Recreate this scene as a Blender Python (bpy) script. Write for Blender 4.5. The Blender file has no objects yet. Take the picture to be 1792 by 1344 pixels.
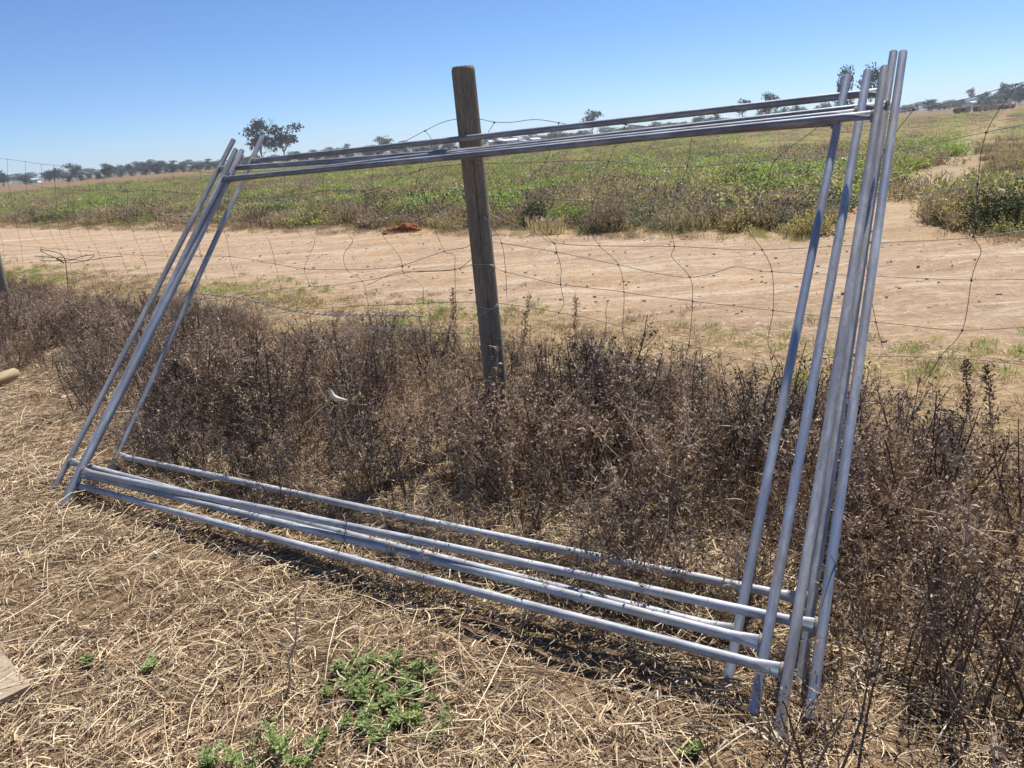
import bpy, bmesh, math, random
import numpy as np
from mathutils import Vector, Matrix, noise

R = math.radians
random.seed(7)
rng = np.random.default_rng(11)
scene = bpy.context.scene
COL = scene.collection

# ------------------------------------------------------------------ camera
FPX = 1354.67                       # focal length in photo pixels (photo 1792 x 1344)
PITCH, ROLL, CAMH = R(17.349), R(4.576), 1.5
FWD = Vector((0, math.cos(PITCH), -math.sin(PITCH)))
UP0 = Vector((0, math.sin(PITCH), math.cos(PITCH)))
RT0 = Vector((1, 0, 0))
RT = RT0 * math.cos(ROLL) - UP0 * math.sin(ROLL)
UPV = UP0 * math.cos(ROLL) + RT0 * math.sin(ROLL)
CAM = Vector((0, 0, CAMH))
cd = bpy.data.cameras.new('camera')
cd.sensor_width = 36.0
cd.lens = 36.0 * FPX / 1792.0
cd.clip_start = 0.05
cd.clip_end = 6000
cam = bpy.data.objects.new('camera', cd)
COL.objects.link(cam)
M = Matrix((RT, UPV, -FWD)).transposed().to_4x4()
M.translation = CAM
cam.matrix_world = M
scene.camera = cam

# ------------------------------------------------------------------ light
SUN_AZ, SUN_EL = R(35.0), R(56.0)   # azimuth clockwise from +Y
world = bpy.data.worlds.new('World')
scene.world = world
world.use_nodes = True
wn = world.node_tree
for n in list(wn.nodes):
    wn.nodes.remove(n)
sky = wn.nodes.new('ShaderNodeTexSky')
sky.sky_type = 'NISHITA'
sky.sun_disc = False
sky.sun_elevation = SUN_EL
sky.sun_rotation = SUN_AZ
sky.altitude = 3000
sky.air_density = 1.0
sky.dust_density = 0.0
sky.ozone_density = 10.0
bg = wn.nodes.new('ShaderNodeBackground')
bg.inputs['Strength'].default_value = 0.086
wo = wn.nodes.new('ShaderNodeOutputWorld')
wn.links.new(sky.outputs['Color'], bg.inputs['Color'])
wn.links.new(bg.outputs['Background'], wo.inputs['Surface'])
sl = bpy.data.lights.new('sun', 'SUN')
sl.energy = 5.0
sl.angle = R(0.53)
sl.color = (1.0, 0.95, 0.87)
sun = bpy.data.objects.new('sun', sl)
COL.objects.link(sun)
sdir = Vector((math.sin(SUN_AZ) * math.cos(SUN_EL), math.cos(SUN_AZ) * math.cos(SUN_EL), math.sin(SUN_EL)))
sun.rotation_euler = sdir.to_track_quat('Z', 'Y').to_euler()
scene.view_settings.view_transform = 'Standard'
scene.view_settings.look = 'None'
scene.view_settings.gamma = 1.0
scene.view_settings.exposure = 0.58
scene.view_settings.use_curve_mapping = False
scene.cycles.max_bounces = 6
scene.cycles.transparent_max_bounces = 8

# ------------------------------------------------------------------ helpers
def ray(x, y):
    return (FWD * FPX + RT * (x - 896) - UPV * (y - 672)).normalized()

def at_z(x, y, z=0.0):
    d = ray(x, y)
    return CAM + d * ((z - CAM.z) / d.z)

def at_plane(x, y, p, n):
    d = ray(x, y)
    return CAM + d * ((p - CAM).dot(n) / d.dot(n))

def at_dist(x, dist):
    """ground point at horizontal distance dist under the photo column x (on the horizon line)"""
    lo, hi = -2000.0, 3000.0
    for _ in range(60):
        m = (lo + hi) / 2
        if ray(x, m).z > 0: lo = m
        else: hi = m
    d = ray(x, lo)
    h = Vector((d.x, d.y, 0)).normalized()
    return h * dist, lo

POST = Vector((-0.07, 4.06, 0))
G = Vector((0.641, 0.775, 0)).normalized()     # across the track, away from the camera
T = Vector((-0.775, 0.641, 0)).normalized()    # along the track, to the left
def du(x, y):
    px, py = x - POST.x, y - POST.y
    return px * G.x + py * G.y, px * T.x + py * T.y
def xy(d, u):
    return POST.x + G.x * d + T.x * u, POST.y + G.y * d + T.y * u

def fbm(x, y, s=1.0, z=0.0):
    return noise.fractal(Vector((x * s, y * s, z)), 0.6, 2.1, 4)

def tag(o, label=None, cat=None, group=None, kind=None):
    if label: o['label'] = label
    if cat: o['category'] = cat
    if group: o['group'] = group
    if kind: o['kind'] = kind
    return o

def empty(name, loc=(0, 0, 0), rz=0.0):
    o = bpy.data.objects.new(name, None)
    o.empty_display_size = 0.1
    o.location = loc
    o.rotation_euler = (0, 0, rz)
    COL.objects.link(o)
    return o

def mesh_np(name, V, F, mats, midx=None, smooth=False, attrs=None):
    """V (n,3), F (m,k) uniform face size"""
    V = np.asarray(V, np.float32); F = np.asarray(F, np.int32)
    me = bpy.data.meshes.new(name)
    me.vertices.add(len(V)); me.vertices.foreach_set('co', V.ravel())
    k = F.shape[1]
    me.loops.add(F.size); me.loops.foreach_set('vertex_index', F.ravel())
    me.polygons.add(len(F)); me.polygons.foreach_set('loop_start', np.arange(0, F.size, k, dtype=np.int32))
    for m in (mats if isinstance(mats, (list, tuple)) else [mats]):
        me.materials.append(m)
    if midx is not None:
        me.polygons.foreach_set('material_index', np.asarray(midx, np.int32))
    me.polygons.foreach_set('use_smooth', np.full(len(F), smooth))
    if attrs:
        for an, av in attrs.items():
            a = me.attributes.new(an, 'FLOAT', 'FACE'); a.data.foreach_set('value', np.asarray(av, np.float32))
    me.update(calc_edges=True)
    return me

def mesh_py(name, V, F, mats, smooth=False, midx=None):
    me = bpy.data.meshes.new(name)
    me.from_pydata([tuple(v) for v in V], [], F)
    for m in (mats if isinstance(mats, (list, tuple)) else [mats]):
        me.materials.append(m)
    for i, p in enumerate(me.polygons):
        p.use_smooth = smooth
        if midx: p.material_index = midx[i]
    me.update()
    return me

def obj(name, me, parent=None, link=True):
    o = bpy.data.objects.new(name, me)
    if link: COL.objects.link(o)
    if parent: o.parent = parent
    return o

def copy_tree(o, parent=None):
    c = o.copy(); COL.objects.link(c); c.parent = parent
    for ch in o.children:
        copy_tree(ch, c)
    return c

def tube(pts, rad, sides=6, cap=True):
    """tube through points; rad scalar or list; returns V,F lists"""
    pts = [Vector(p) for p in pts]
    n = len(pts)
    rads = rad if hasattr(rad, '__len__') else [rad] * n
    V, F = [], []
    t0 = (pts[1] - pts[0]).normalized()
    ref = Vector((0, 0, 1)) if abs(t0.z) < 0.9 else Vector((1, 0, 0))
    a = t0.cross(ref).normalized()
    for i, p in enumerate(pts):
        t = (pts[min(i + 1, n - 1)] - pts[max(i - 1, 0)]).normalized()
        a = (a - t * a.dot(t)).normalized()
        b = t.cross(a)
        for k in range(sides):
            an = 2 * math.pi * k / sides
            V.append(p + (a * math.cos(an) + b * math.sin(an)) * rads[i])
    for i in range(n - 1):
        for k in range(sides):
            k2 = (k + 1) % sides
            F.append((i * sides + k, i * sides + k2, (i + 1) * sides + k2, (i + 1) * sides + k))
    if cap:
        F.append(tuple(range(sides - 1, -1, -1)))
        F.append(tuple((n - 1) * sides + k for k in range(sides)))
    return V, F

def join(parts):
    V, F = [], []
    for v, f in parts:
        o = len(V); V += list(v); F += [tuple(i + o for i in q) for q in f]
    return V, F

def box(x0, x1, y0, y1, z0, z1):
    V = [(x, y, z) for z in (z0, z1) for y in (y0, y1) for x in (x0, x1)]
    return V, [(0, 2, 3, 1), (4, 5, 7, 6), (0, 1, 5, 4), (2, 6, 7, 3), (0, 4, 6, 2), (1, 3, 7, 5)]

def catmull(P, per=6):
    P = [Vector(p) for p in P]
    if len(P) < 3: return P
    Q = [P[0] * 2 - P[1]] + P + [P[-1] * 2 - P[-2]]
    out = []
    for i in range(1, len(Q) - 2):
        p0, p1, p2, p3 = Q[i - 1:i + 3]
        for k in range(per):
            t = k / per
            out.append(0.5 * ((2 * p1) + (p2 - p0) * t + (2 * p0 - 5 * p1 + 4 * p2 - p3) * t * t + (3 * p1 - p0 - 3 * p2 + p3) * t ** 3))
    out.append(P[-1])
    return out

BR_P = at_z(1556, 392); BR_D = (at_z(1690, 266) - BR_P).normalized()      # branch track
BR_N = Vector((-BR_D.y, BR_D.x, 0))
def br_off(x, y): return (x - BR_P.x) * BR_N.x + (y - BR_P.y) * BR_N.y

# ------------------------------------------------------------------ materials
class NT:
    def __init__(s, name):
        s.m = bpy.data.materials.new(name); s.m.use_nodes = True
        s.t = s.m.node_tree
        s.p = s.t.nodes['Principled BSDF']
        s.out = s.t.nodes['Material Output']
    def n(s, typ, **kw):
        x = s.t.nodes.new('ShaderNode' + typ)
        for k, v in kw.items():
            if k in x.inputs: x.inputs[k].default_value = v
            else: setattr(x, k, v)
        return x
    def l(s, a, b): s.t.links.new(a, b)
    def ramp(s, fac, stops, interp='LINEAR'):
        r = s.n('ValToRGB'); r.color_ramp.interpolation = interp
        e = r.color_ramp.elements
        while len(e) < len(stops): e.new(0.5)
        for i, (p, c) in enumerate(stops):
            e[i].position = p
            e[i].color = (c, c, c, 1) if not hasattr(c, '__len__') else (*c, 1)
        s.l(fac, r.inputs['Fac']); return r.outputs['Color']
    def mix(s, fac, a, b, mode='MIX'):
        x = s.n('Mix', data_type='RGBA', blend_type=mode)
        for sock, v in ((x.inputs[0], fac), (x.inputs[6], a), (x.inputs[7], b)):
            if hasattr(v, 'is_linked'): s.l(v, sock)
            else: sock.default_value = v if not hasattr(v, '__len__') else (*v, 1)
        return x.outputs[2]
    def math(s, op, a, b=0.0, c=None, clamp=False):
        x = s.n('Math', operation=op); x.use_clamp = clamp
        for i, v in enumerate((a, b) if c is None else (a, b, c)):
            if hasattr(v, 'is_linked'): s.l(v, x.inputs[i])
            else: x.inputs[i].default_value = v
        return x.outputs[0]
    def noise(s, vec, scale, detail=4.0, rough=0.6, dist=0.0):
        x = s.n('TexNoise'); x.inputs['Scale'].default_value = scale
        x.inputs['Detail'].default_value = detail; x.inputs['Roughness'].default_value = rough
        x.inputs['Distortion'].default_value = dist
        if vec is not None: s.l(vec, x.inputs['Vector'])
        return x.outputs['Fac']
    def mapping(s, vec, scale=(1, 1, 1), rot=(0, 0, 0), loc=(0, 0, 0)):
        x = s.n('Mapping'); s.l(vec, x.inputs['Vector'])
        x.inputs['Scale'].default_value = scale; x.inputs['Rotation'].default_value = rot; x.inputs['Location'].default_value = loc
        return x.outputs['Vector']
    def bump(s, h, strength=0.3, dist=0.01):
        b = s.n('Bump'); b.inputs['Strength'].default_value = strength; b.inputs['Distance'].default_value = dist
        s.l(h, b.inputs['Height']); s.l(b.outputs['Normal'], s.p.inputs['Normal'])
    def base(s, c, rough=0.8, spec=0.3, metal=0.0):
        if hasattr(c, 'is_linked'): s.l(c, s.p.inputs['Base Color'])
        else: s.p.inputs['Base Color'].default_value = (*c, 1)
        if hasattr(rough, 'is_linked'): s.l(rough, s.p.inputs['Roughness'])
        else: s.p.inputs['Roughness'].default_value = rough
        s.p.inputs['Specular IOR Level'].default_value = spec
        s.p.inputs['Metallic'].default_value = metal

def mat_plain(name, c, rough=0.8, spec=0.3, metal=0.0, vary=0.0, scale=20):
    n = NT(name)
    if vary:
        tc = n.n('TexCoord')
        f = n.noise(tc.outputs['Object'], scale, 5, 0.65)
        c2 = tuple(min(1, x * (1 + vary)) for x in c); c1 = tuple(x * (1 - vary) for x in c)
        n.base(n.ramp(f, [(0.3, c1), (0.7, c2)]), rough, spec, metal)
    else:
        n.base(c, rough, spec, metal)
    return n.m

def mat_leaf(name, stops, rough=0.7, spec=0.25, trans=0.0, inst=0.35, tcol=None):
    """foliage: colour random per leaf (island) and per plant (instance)"""
    n = NT(name)
    g = n.n('NewGeometry'); oi = n.n('ObjectInfo')
    f = n.math('ADD', n.math('MULTIPLY', g.outputs['Random Per Island'], 1 - inst), n.math('MULTIPLY', oi.outputs['Random'], inst))
    c = n.ramp(f, stops)
    n.base(c, rough, spec)
    if trans > 0:
        tr = n.n('BsdfTranslucent'); mx = n.n('MixShader'); mx.inputs[0].default_value = trans
        if tcol: n.l(n.mix(1.0, c, tcol, 'MULTIPLY'), tr.inputs['Color'])
        else: n.l(c, tr.inputs['Color'])
        n.l(n.p.outputs[0], mx.inputs[1]); n.l(tr.outputs[0], mx.inputs[2]); n.l(mx.outputs[0], n.out.inputs['Surface'])
    return n.m

# ground: zones come from the distance to the track, all in world coordinates
def mat_ground():
    n = NT('ground_soil')
    geo = n.n('NewGeometry'); P = geo.outputs['Position']
    sub = n.n('VectorMath', operation='SUBTRACT'); n.l(P, sub.inputs[0]); sub.inputs[1].default_value = POST
    dt = n.n('VectorMath', operation='DOT_PRODUCT'); n.l(sub.outputs[0], dt.inputs[0]); dt.inputs[1].default_value = G
    d = dt.outputs['Value']
    rot = math.atan2(T.y, T.x)
    tv = n.mapping(P, rot=(0, 0, -rot))
    edge = n.math('MULTIPLY', n.math('SUBTRACT', n.noise(tv, 0.9, 4, 0.6), 0.5), 2.6)
    edge2 = n.math('MULTIPLY', n.math('SUBTRACT', n.noise(tv, 5.0, 3, 0.6), 0.5), 0.7)
    dd = n.math('ADD', n.math('ADD', d, edge), edge2)
    # track colour: streaks along the travel direction, fine gravel, orange dust
    st = n.noise(n.mapping(P, rot=(0, 0, -rot), scale=(0.25, 2.2, 1)), 1.0, 6, 0.65)
    st2 = n.noise(n.mapping(P, rot=(0, 0, -rot), scale=(0.9, 7, 1)), 1.0, 5, 0.7)
    gr = n.noise(P, 38, 4, 0.7); gr2 = n.noise(P, 150, 3, 0.7)
    tr = n.ramp(st, [(0.32, (0.28, 0.19, 0.12)), (0.45, (0.355, 0.25, 0.165)), (0.55, (0.435, 0.33, 0.23)), (0.66, (0.58, 0.485, 0.375))])
    tr = n.mix(n.ramp(st2, [(0.42, 0.0), (0.62, 0.55)]), tr, (0.42, 0.27, 0.15))
    tr = n.mix(n.ramp(n.noise(tv, 0.35, 3, 0.5), [(0.5, 0.0), (0.72, 0.4)]), tr, (0.48, 0.30, 0.14))
    tr = n.mix(n.ramp(gr, [(0.36, 0.75), (0.5, 0.0)]), tr, (0.27, 0.18, 0.11))
    tr = n.mix(n.ramp(gr2, [(0.62, 0.0), (0.75, 0.6)]), tr, (0.66, 0.55, 0.43))
    mid = n.noise(P, 6, 7, 0.8); tr = n.mix(n.ramp(mid, [(0.36, 0.85), (0.5, 0.0)]), tr, (0.255, 0.175, 0.115))
    tr = n.mix(n.ramp(n.noise(P, 15, 6, 0.8), [(0.53, 0.0), (0.66, 0.75)]), tr, (0.58, 0.475, 0.36))
    tr = n.mix(n.ramp(n.noise(n.mapping(P, rot=(0, 0, -rot), scale=(1.5, 9, 1)), 1.0, 6, 0.75), [(0.54, 0.0), (0.66, 0.7)]), tr, (0.62, 0.515, 0.395))
    # verge: trampled dry grass and bare soil
    vn = n.noise(P, 9, 6, 0.7)
    ve = n.ramp(vn, [(0.3, (0.20, 0.13, 0.075)), (0.5, (0.36, 0.25, 0.14)), (0.7, (0.47, 0.36, 0.21))])
    ve = n.mix(n.ramp(n.noise(P, 1.6, 4, 0.6), [(0.5, 0.0), (0.66, 0.6)]), ve, (0.30, 0.26, 0.075))
    # near soil with chaff
    so = n.ramp(n.noise(P, 26, 6, 0.72), [(0.3, (0.09, 0.06, 0.037)), (0.5, (0.22, 0.15, 0.09)), (0.66, (0.34, 0.245, 0.15)), (0.8, (0.46, 0.35, 0.23))])
    so = n.mix(n.ramp(n.noise(P, 2.4, 4, 0.6), [(0.45, 0.0), (0.62, 0.4)]), so, (0.29, 0.18, 0.10))
    # field floor, then stubble far away
    fi = n.ramp(n.noise(P, 0.5, 7, 0.75), [(0.25, (0.13, 0.12, 0.045)), (0.45, (0.22, 0.19, 0.08)), (0.6, (0.31, 0.235, 0.11)), (0.75, (0.40, 0.31, 0.165))])
    dist = n.n('VectorMath', operation='LENGTH'); n.l(P, dist.inputs[0])
    far = n.ramp(n.noise(n.mapping(P, rot=(0, 0, -rot), scale=(0.012, 0.05, 1)), 1.0, 6, 0.6), [(0.3, (0.11, 0.085, 0.038)), (0.45, (0.175, 0.125, 0.06)), (0.6, (0.22, 0.125, 0.068)), (0.75, (0.25, 0.19, 0.09))])
    far = n.mix(n.ramp(n.noise(n.mapping(P, scale=(0.05, 0.05, 1)), 1.0, 6, 0.7), [(0.5, 0.0), (0.7, 0.7)]), far, (0.14, 0.14, 0.05))
    fi = n.mix(n.math('MULTIPLY_ADD', dist.outputs['Value'], 1 / 60.0, -45 / 60.0, clamp=True), fi, far)
    # branch track that leaves to the back right
    bd = BR_D; bn = Vector((-bd.y, bd.x, 0))
    s2 = n.n('VectorMath', operation='SUBTRACT'); n.l(P, s2.inputs[0]); s2.inputs[1].default_value = BR_P
    b1 = n.n('VectorMath', operation='DOT_PRODUCT'); n.l(s2.outputs[0], b1.inputs[0]); b1.inputs[1].default_value = bn
    bw = n.math('ADD', n.math('ABSOLUTE', b1.outputs['Value']), n.math('MULTIPLY', edge, 0.35))
    bm = n.math('SUBTRACT', 1.0, n.math('MULTIPLY_ADD', bw, 1.6, -0.75, clamp=True))
    bm = n.math('MULTIPLY', bm, n.math('MULTIPLY_ADD', d, 0.5, -2.0, clamp=True))
    ba = n.n('VectorMath', operation='DOT_PRODUCT'); n.l(s2.outputs[0], ba.inputs[0]); ba.inputs[1].default_value = bd
    bm = n.math('MULTIPLY', bm, n.math('SUBTRACT', 1.0, n.math('MULTIPLY', n.math('MULTIPLY_ADD', ba.outputs['Value'], 0.07, -0.35, clamp=True), n.math('MULTIPLY_ADD', n.noise(P, 0.6, 4, 0.7), 2.2, -0.35, clamp=True))))
    m_tr = n.math('MULTIPLY', n.math('MULTIPLY_ADD', dd, 1.3, -2.6, clamp=True), n.math('SUBTRACT', 1.0, n.math('MULTIPLY_ADD', dd, 1.1, -8.0, clamp=True)))
    m_tr = n.math('MAXIMUM', m_tr, n.math('MULTIPLY', bm, 0.85))
    c = n.mix(n.math('MULTIPLY_ADD', dd, 0.9, -0.6, clamp=True), so, ve)
    c = n.mix(n.math('MULTIPLY_ADD', dd, 0.5, -4.6, clamp=True), c, fi)
    c = n.mix(m_tr, c, tr)
    n.base(c, 0.95, 0.12)
    h = n.math('ADD', n.math('MULTIPLY', n.noise(P, 22, 6, 0.75), 1.0), n.math('MULTIPLY', n.noise(P, 120, 3, 0.7), 0.35))
    n.bump(h, 0.75, 0.03)
    return n.m

def mat_galv(name, lo, hi, blotch=None, dust=0.4, metal=0.18):
    n = NT(name)
    tc = n.n('TexCoord'); oi = n.n('ObjectInfo')
    off = n.n('VectorMath', operation='ADD'); n.l(tc.outputs['Object'], off.inputs[0])
    cmb = n.n('CombineXYZ'); r7 = n.math('MULTIPLY', oi.outputs['Random'], 37.0)
    n.l(r7, cmb.inputs[0]); n.l(r7, cmb.inputs[2]); n.l(cmb.outputs[0], off.inputs[1])
    v = off.outputs[0]
    a = n.noise(n.mapping(v, scale=(1, 1, 0.12)), 90, 5, 0.7)
    b = n.noise(n.mapping(v, scale=(1, 1, 0.35)), 9, 5, 0.7)
    sp = n.n('TexVoronoi'); n.l(n.mapping(v, scale=(1, 1, 0.6)), sp.inputs['Vector']); sp.inputs['Scale'].default_value = 120
    f = n.math('ADD', n.math('MULTIPLY', a, 0.45), n.math('MULTIPLY', b, 0.55))
    c = n.ramp(f, [(0.36, tuple(q * .72 for q in lo)), (0.47, lo), (0.62, hi)])
    c = n.mix(0.10, c, sp.outputs['Color'], 'OVERLAY')
    if blotch:
        c = n.mix(n.ramp(n.noise(n.mapping(v, scale=(1, 1, 0.3)), 7, 6, 0.75), [(0.44, 0.0), (0.62, 0.85)]), c, blotch)
    dm = n.ramp(n.noise(n.mapping(v, scale=(1, 1, 0.2)), 11, 6, 0.78), [(0.50, 0.0), (0.66, dust)])
    c = n.mix(dm, c, (0.36, 0.31, 0.25))
    blk = n.ramp(n.noise(n.mapping(v, scale=(1, 1, 0.5)), 55, 4, 0.8), [(0.62, 0.0), (0.72, 0.6)])
    c = n.mix(blk, c, (0.09, 0.085, 0.08))
    rg = n.math('MULTIPLY_ADD', f, 0.35, 0.47)
    n.base(c, rg, 0.5, metal)
    n.bump(a, 0.10, 0.001)
    return n.m

def mat_wood(name, lo, hi, crack=(0.012, 0.009, 0.007), scale=1.0):
    n = NT(name)
    tc = n.n('TexCoord'); v = tc.outputs['Object']
    g1 = n.noise(n.mapping(v, scale=(1, 1, 0.09)), 150 * scale, 6, 0.75, 0.4)
    g2 = n.noise(n.mapping(v, scale=(1, 1, 0.15)), 14 * scale, 5, 0.65)
    f = n.math('ADD', n.math('MULTIPLY', g1, 0.55), n.math('MULTIPLY', g2, 0.45))
    c = n.ramp(f, [(0.34, lo), (0.52, tuple((a + b) / 2 for a, b in zip(lo, hi))), (0.68, hi)])
    ck = n.ramp(n.noise(n.mapping(v, scale=(1, 1, 0.045)), 90 * scale, 4, 0.65, 0.6), [(0.61, 0.0), (0.68, 0.7)])
    c = n.mix(ck, c, crack)
    n.base(c, 0.92, 0.15)
    n.bump(g1, 0.6, 0.004)
    return n.m

MAT = {}
MAT['ground'] = mat_ground()
MAT['galv'] = mat_galv('galvanised_steel', (0.36, 0.365, 0.375), (0.67, 0.665, 0.66), dust=0.7)
MAT['galv_rail'] = mat_galv('galvanised_steel_rail', (0.24, 0.25, 0.27), (0.46, 0.47, 0.49), dust=0.3, metal=0.65)
MAT['galv_blue'] = mat_galv('galvanised_steel_blue_blotched', (0.35, 0.37, 0.42), (0.65, 0.66, 0.68), blotch=(0.26, 0.33, 0.47), dust=0.65)  # bluish steel, blotched at random along the pipe with deeper blue
MAT['galv_dust'] = mat_galv('galvanised_steel_dusty', (0.34, 0.34, 0.35), (0.62, 0.61, 0.60), dust=0.95)
MAT['galv_white'] = mat_galv('galvanised_steel_pale', (0.34, 0.36, 0.40), (0.60, 0.62, 0.65), dust=0.6, metal=0.4)
MAT['weld'] = mat_plain('dusty_weld', (0.30, 0.26, 0.22), 0.85, 0.3, 0.2, 0.5, 160)
MAT['marker'] = mat_plain('black_marker_ink', (0.012, 0.014, 0.02), 0.6)
MAT['wire'] = mat_plain('grey_fence_wire', (0.16, 0.155, 0.15), 0.55, 0.5, 0.6, 0.35, 60)
MAT['netting'] = mat_plain('pale_netting_wire', (0.50, 0.50, 0.47), 0.55, 0.5, 0.3, 0.3, 60)
MAT['rust'] = mat_plain('rusty_wire', (0.075, 0.045, 0.035), 0.8, 0.3, 0.3, 0.4, 60)
MAT['post'] = mat_wood('weathered_post_timber', (0.11, 0.09, 0.068), (0.40, 0.34, 0.26))
MAT['post_pale'] = mat_wood('grey_post_timber', (0.13, 0.12, 0.09), (0.36, 0.33, 0.26))
MAT['log'] = mat_wood('yellow_timber', (0.24, 0.185, 0.10), (0.48, 0.39, 0.25))
MAT['board'] = mat_wood('bleached_board', (0.26, 0.19, 0.13), (0.50, 0.41, 0.32))
MAT['dead_leaf'] = mat_leaf('dead_weed_leaf', [(0.0, (0.032, 0.02, 0.013)), (0.28, (0.12, 0.076, 0.05)), (0.5, (0.30, 0.205, 0.135)), (0.78, (0.52, 0.39, 0.27)), (1.0, (0.66, 0.54, 0.40))], 0.6, 0.4, 0.3, 0.5)
MAT['dead_stem'] = mat_leaf('dead_weed_stem', [(0.0, (0.08, 0.055, 0.042)), (0.3, (0.24, 0.165, 0.115)), (0.6, (0.50, 0.385, 0.275)), (1.0, (0.76, 0.65, 0.51))], 0.6, 0.35, 0.0, 0.3)
MAT['dark_leaf'] = mat_leaf('dark_dead_leaf', [(0.0, (0.024, 0.016, 0.012)), (0.4, (0.08, 0.053, 0.038)), (0.75, (0.19, 0.135, 0.095)), (1.0, (0.36, 0.27, 0.195))], 0.5, 0.5, 0.2, 0.3)
MAT['dark_stem'] = mat_leaf('dark_woody_stem', [(0.0, (0.05, 0.033, 0.026)), (0.5, (0.10, 0.07, 0.052)), (1.0, (0.20, 0.15, 0.115))], 0.6, 0.35, 0.0, 0.4)
MAT['straw'] = mat_leaf('dry_straw', [(0.0, (0.05, 0.033, 0.02)), (0.16, (0.16, 0.10, 0.058)), (0.36, (0.30, 0.20, 0.115)), (0.52, (0.46, 0.325, 0.185)), (0.70, (0.58, 0.455, 0.30)), (0.86, (0.72, 0.565, 0.355)), (1.0, (0.82, 0.72, 0.53))], 0.6, 0.3, 0.1, 0.0)
MAT['green'] = mat_leaf('green_weed_leaf', [(0.0, (0.17, 0.23, 0.08)), (0.5, (0.33, 0.43, 0.15)), (1.0, (0.58, 0.63, 0.30))], 0.45, 0.5, 0.45, 0.3)
MAT['f_green'] = mat_leaf('field_leaf_green', [(0.0, (0.075, 0.105, 0.02)), (0.35, (0.24, 0.335, 0.06)), (0.7, (0.38, 0.48, 0.11)), (1.0, (0.60, 0.62, 0.24))], 0.5, 0.5, 0.45, 0.5)
MAT['f_yellow'] = mat_leaf('field_leaf_yellow', [(0.0, (0.13, 0.11, 0.035)), (0.35, (0.34, 0.29, 0.10)), (0.7, (0.48, 0.41, 0.17)), (1.0, (0.62, 0.50, 0.22))], 0.5, 0.5, 0.45, 0.5)
MAT['f_brown'] = mat_leaf('field_leaf_brown', [(0.0, (0.07, 0.048, 0.034)), (0.35, (0.24, 0.175, 0.115)), (0.75, (0.42, 0.325, 0.21)), (1.0, (0.60, 0.50, 0.35))], 0.6, 0.4, 0.35, 0.4)
MAT['f_dark'] = mat_leaf('field_leaf_dark', [(0.0, (0.02, 0.033, 0.011)), (0.5, (0.06, 0.09, 0.027)), (1.0, (0.16, 0.20, 0.07))], 0.55, 0.35, 0.15, 0.3)
MAT['f_grey'] = mat_leaf('field_leaf_grey_green', [(0.0, (0.08, 0.10, 0.065)), (0.5, (0.19, 0.23, 0.14)), (1.0, (0.36, 0.40, 0.27))], 0.6, 0.3, 0.15, 0.3)
MAT['gum_leaf'] = mat_leaf('gum_tree_leaf', [(0.0, (0.022, 0.03, 0.02)), (0.5, (0.055, 0.068, 0.042)), (1.0, (0.115, 0.13, 0.08))], 0.6, 0.3, 0.1, 0.3)
MAT['gum_leaf_brown'] = mat_leaf('gum_tree_leaf_brown', [(0.0, (0.03, 0.024, 0.016)), (0.5, (0.075, 0.06, 0.04)), (1.0, (0.15, 0.125, 0.08))], 0.6, 0.3, 0.1, 0.3)
MAT['gum_leaf_light'] = mat_leaf('gum_tree_leaf_light', [(0.0, (0.035, 0.055, 0.022)), (0.5, (0.085, 0.12, 0.045)), (1.0, (0.16, 0.20, 0.085))], 0.6, 0.3, 0.15, 0.3)
MAT['bark'] = mat_plain('gum_bark', (0.13, 0.10, 0.08), 0.9, 0.2, 0.0, 0.4, 3)
MAT['red_soil'] = mat_plain('red_clay', (0.25, 0.098, 0.05), 0.95, 0.1, 0.0, 0.45, 14)
MAT['husk'] = mat_plain('pale_husk', (0.72, 0.66, 0.50), 0.6, 0.3, 0.0, 0.15, 60)
MAT['stone'] = mat_plain('track_stone', (0.32, 0.24, 0.165), 0.9, 0.2, 0.0, 0.4, 12)
MAT['white_wall'] = mat_plain('white_shed_sheet', (0.66, 0.68, 0.70), 0.6, 0.4, 0.0, 0.08, 2)
MAT['shed_roof'] = mat_plain('grey_shed_roof', (0.50, 0.53, 0.56), 0.5, 0.5, 0.2, 0.1, 2)
MAT['door'] = mat_plain('dark_shed_door', (0.08, 0.10, 0.13), 0.7)
MAT['bale'] = mat_plain('brown_hay', (0.20, 0.12, 0.075), 0.95, 0.1, 0.0, 0.5, 6)
MAT['bale_end'] = mat_plain('pale_hay', (0.50, 0.39, 0.25), 0.95, 0.1, 0.0, 0.5, 3)

# ------------------------------------------------------------------ ground
def ground_z(x, y):
    r = math.hypot(x, y)
    d, u = du(x, y)
    z = 0.0
    if r < 60:
        k = max(0.0, 1 - r / 60)
        z += k * (0.035 * fbm(x, y, 0.9, 3.1) + 0.006 * fbm(x, y, 3.0, 1.7))
        tr = max(0, min(1, (d - 1.6) * 1.2)) * max(0, min(1, (8.2 - d) * 1.2))
        z -= tr * k * 0.02
        for dc, w in ((3.6, 0.28), (5.2, 0.28), (6.4, 0.25)):
            z -= k * 0.03 * math.exp(-((d - dc - 0.25 * fbm(u, 0, 0.25, dc)) / w) ** 2)
        if d > 7.8: z += k * 0.05 * min(1, (d - 7.8) / 1.5)
    return z

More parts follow.
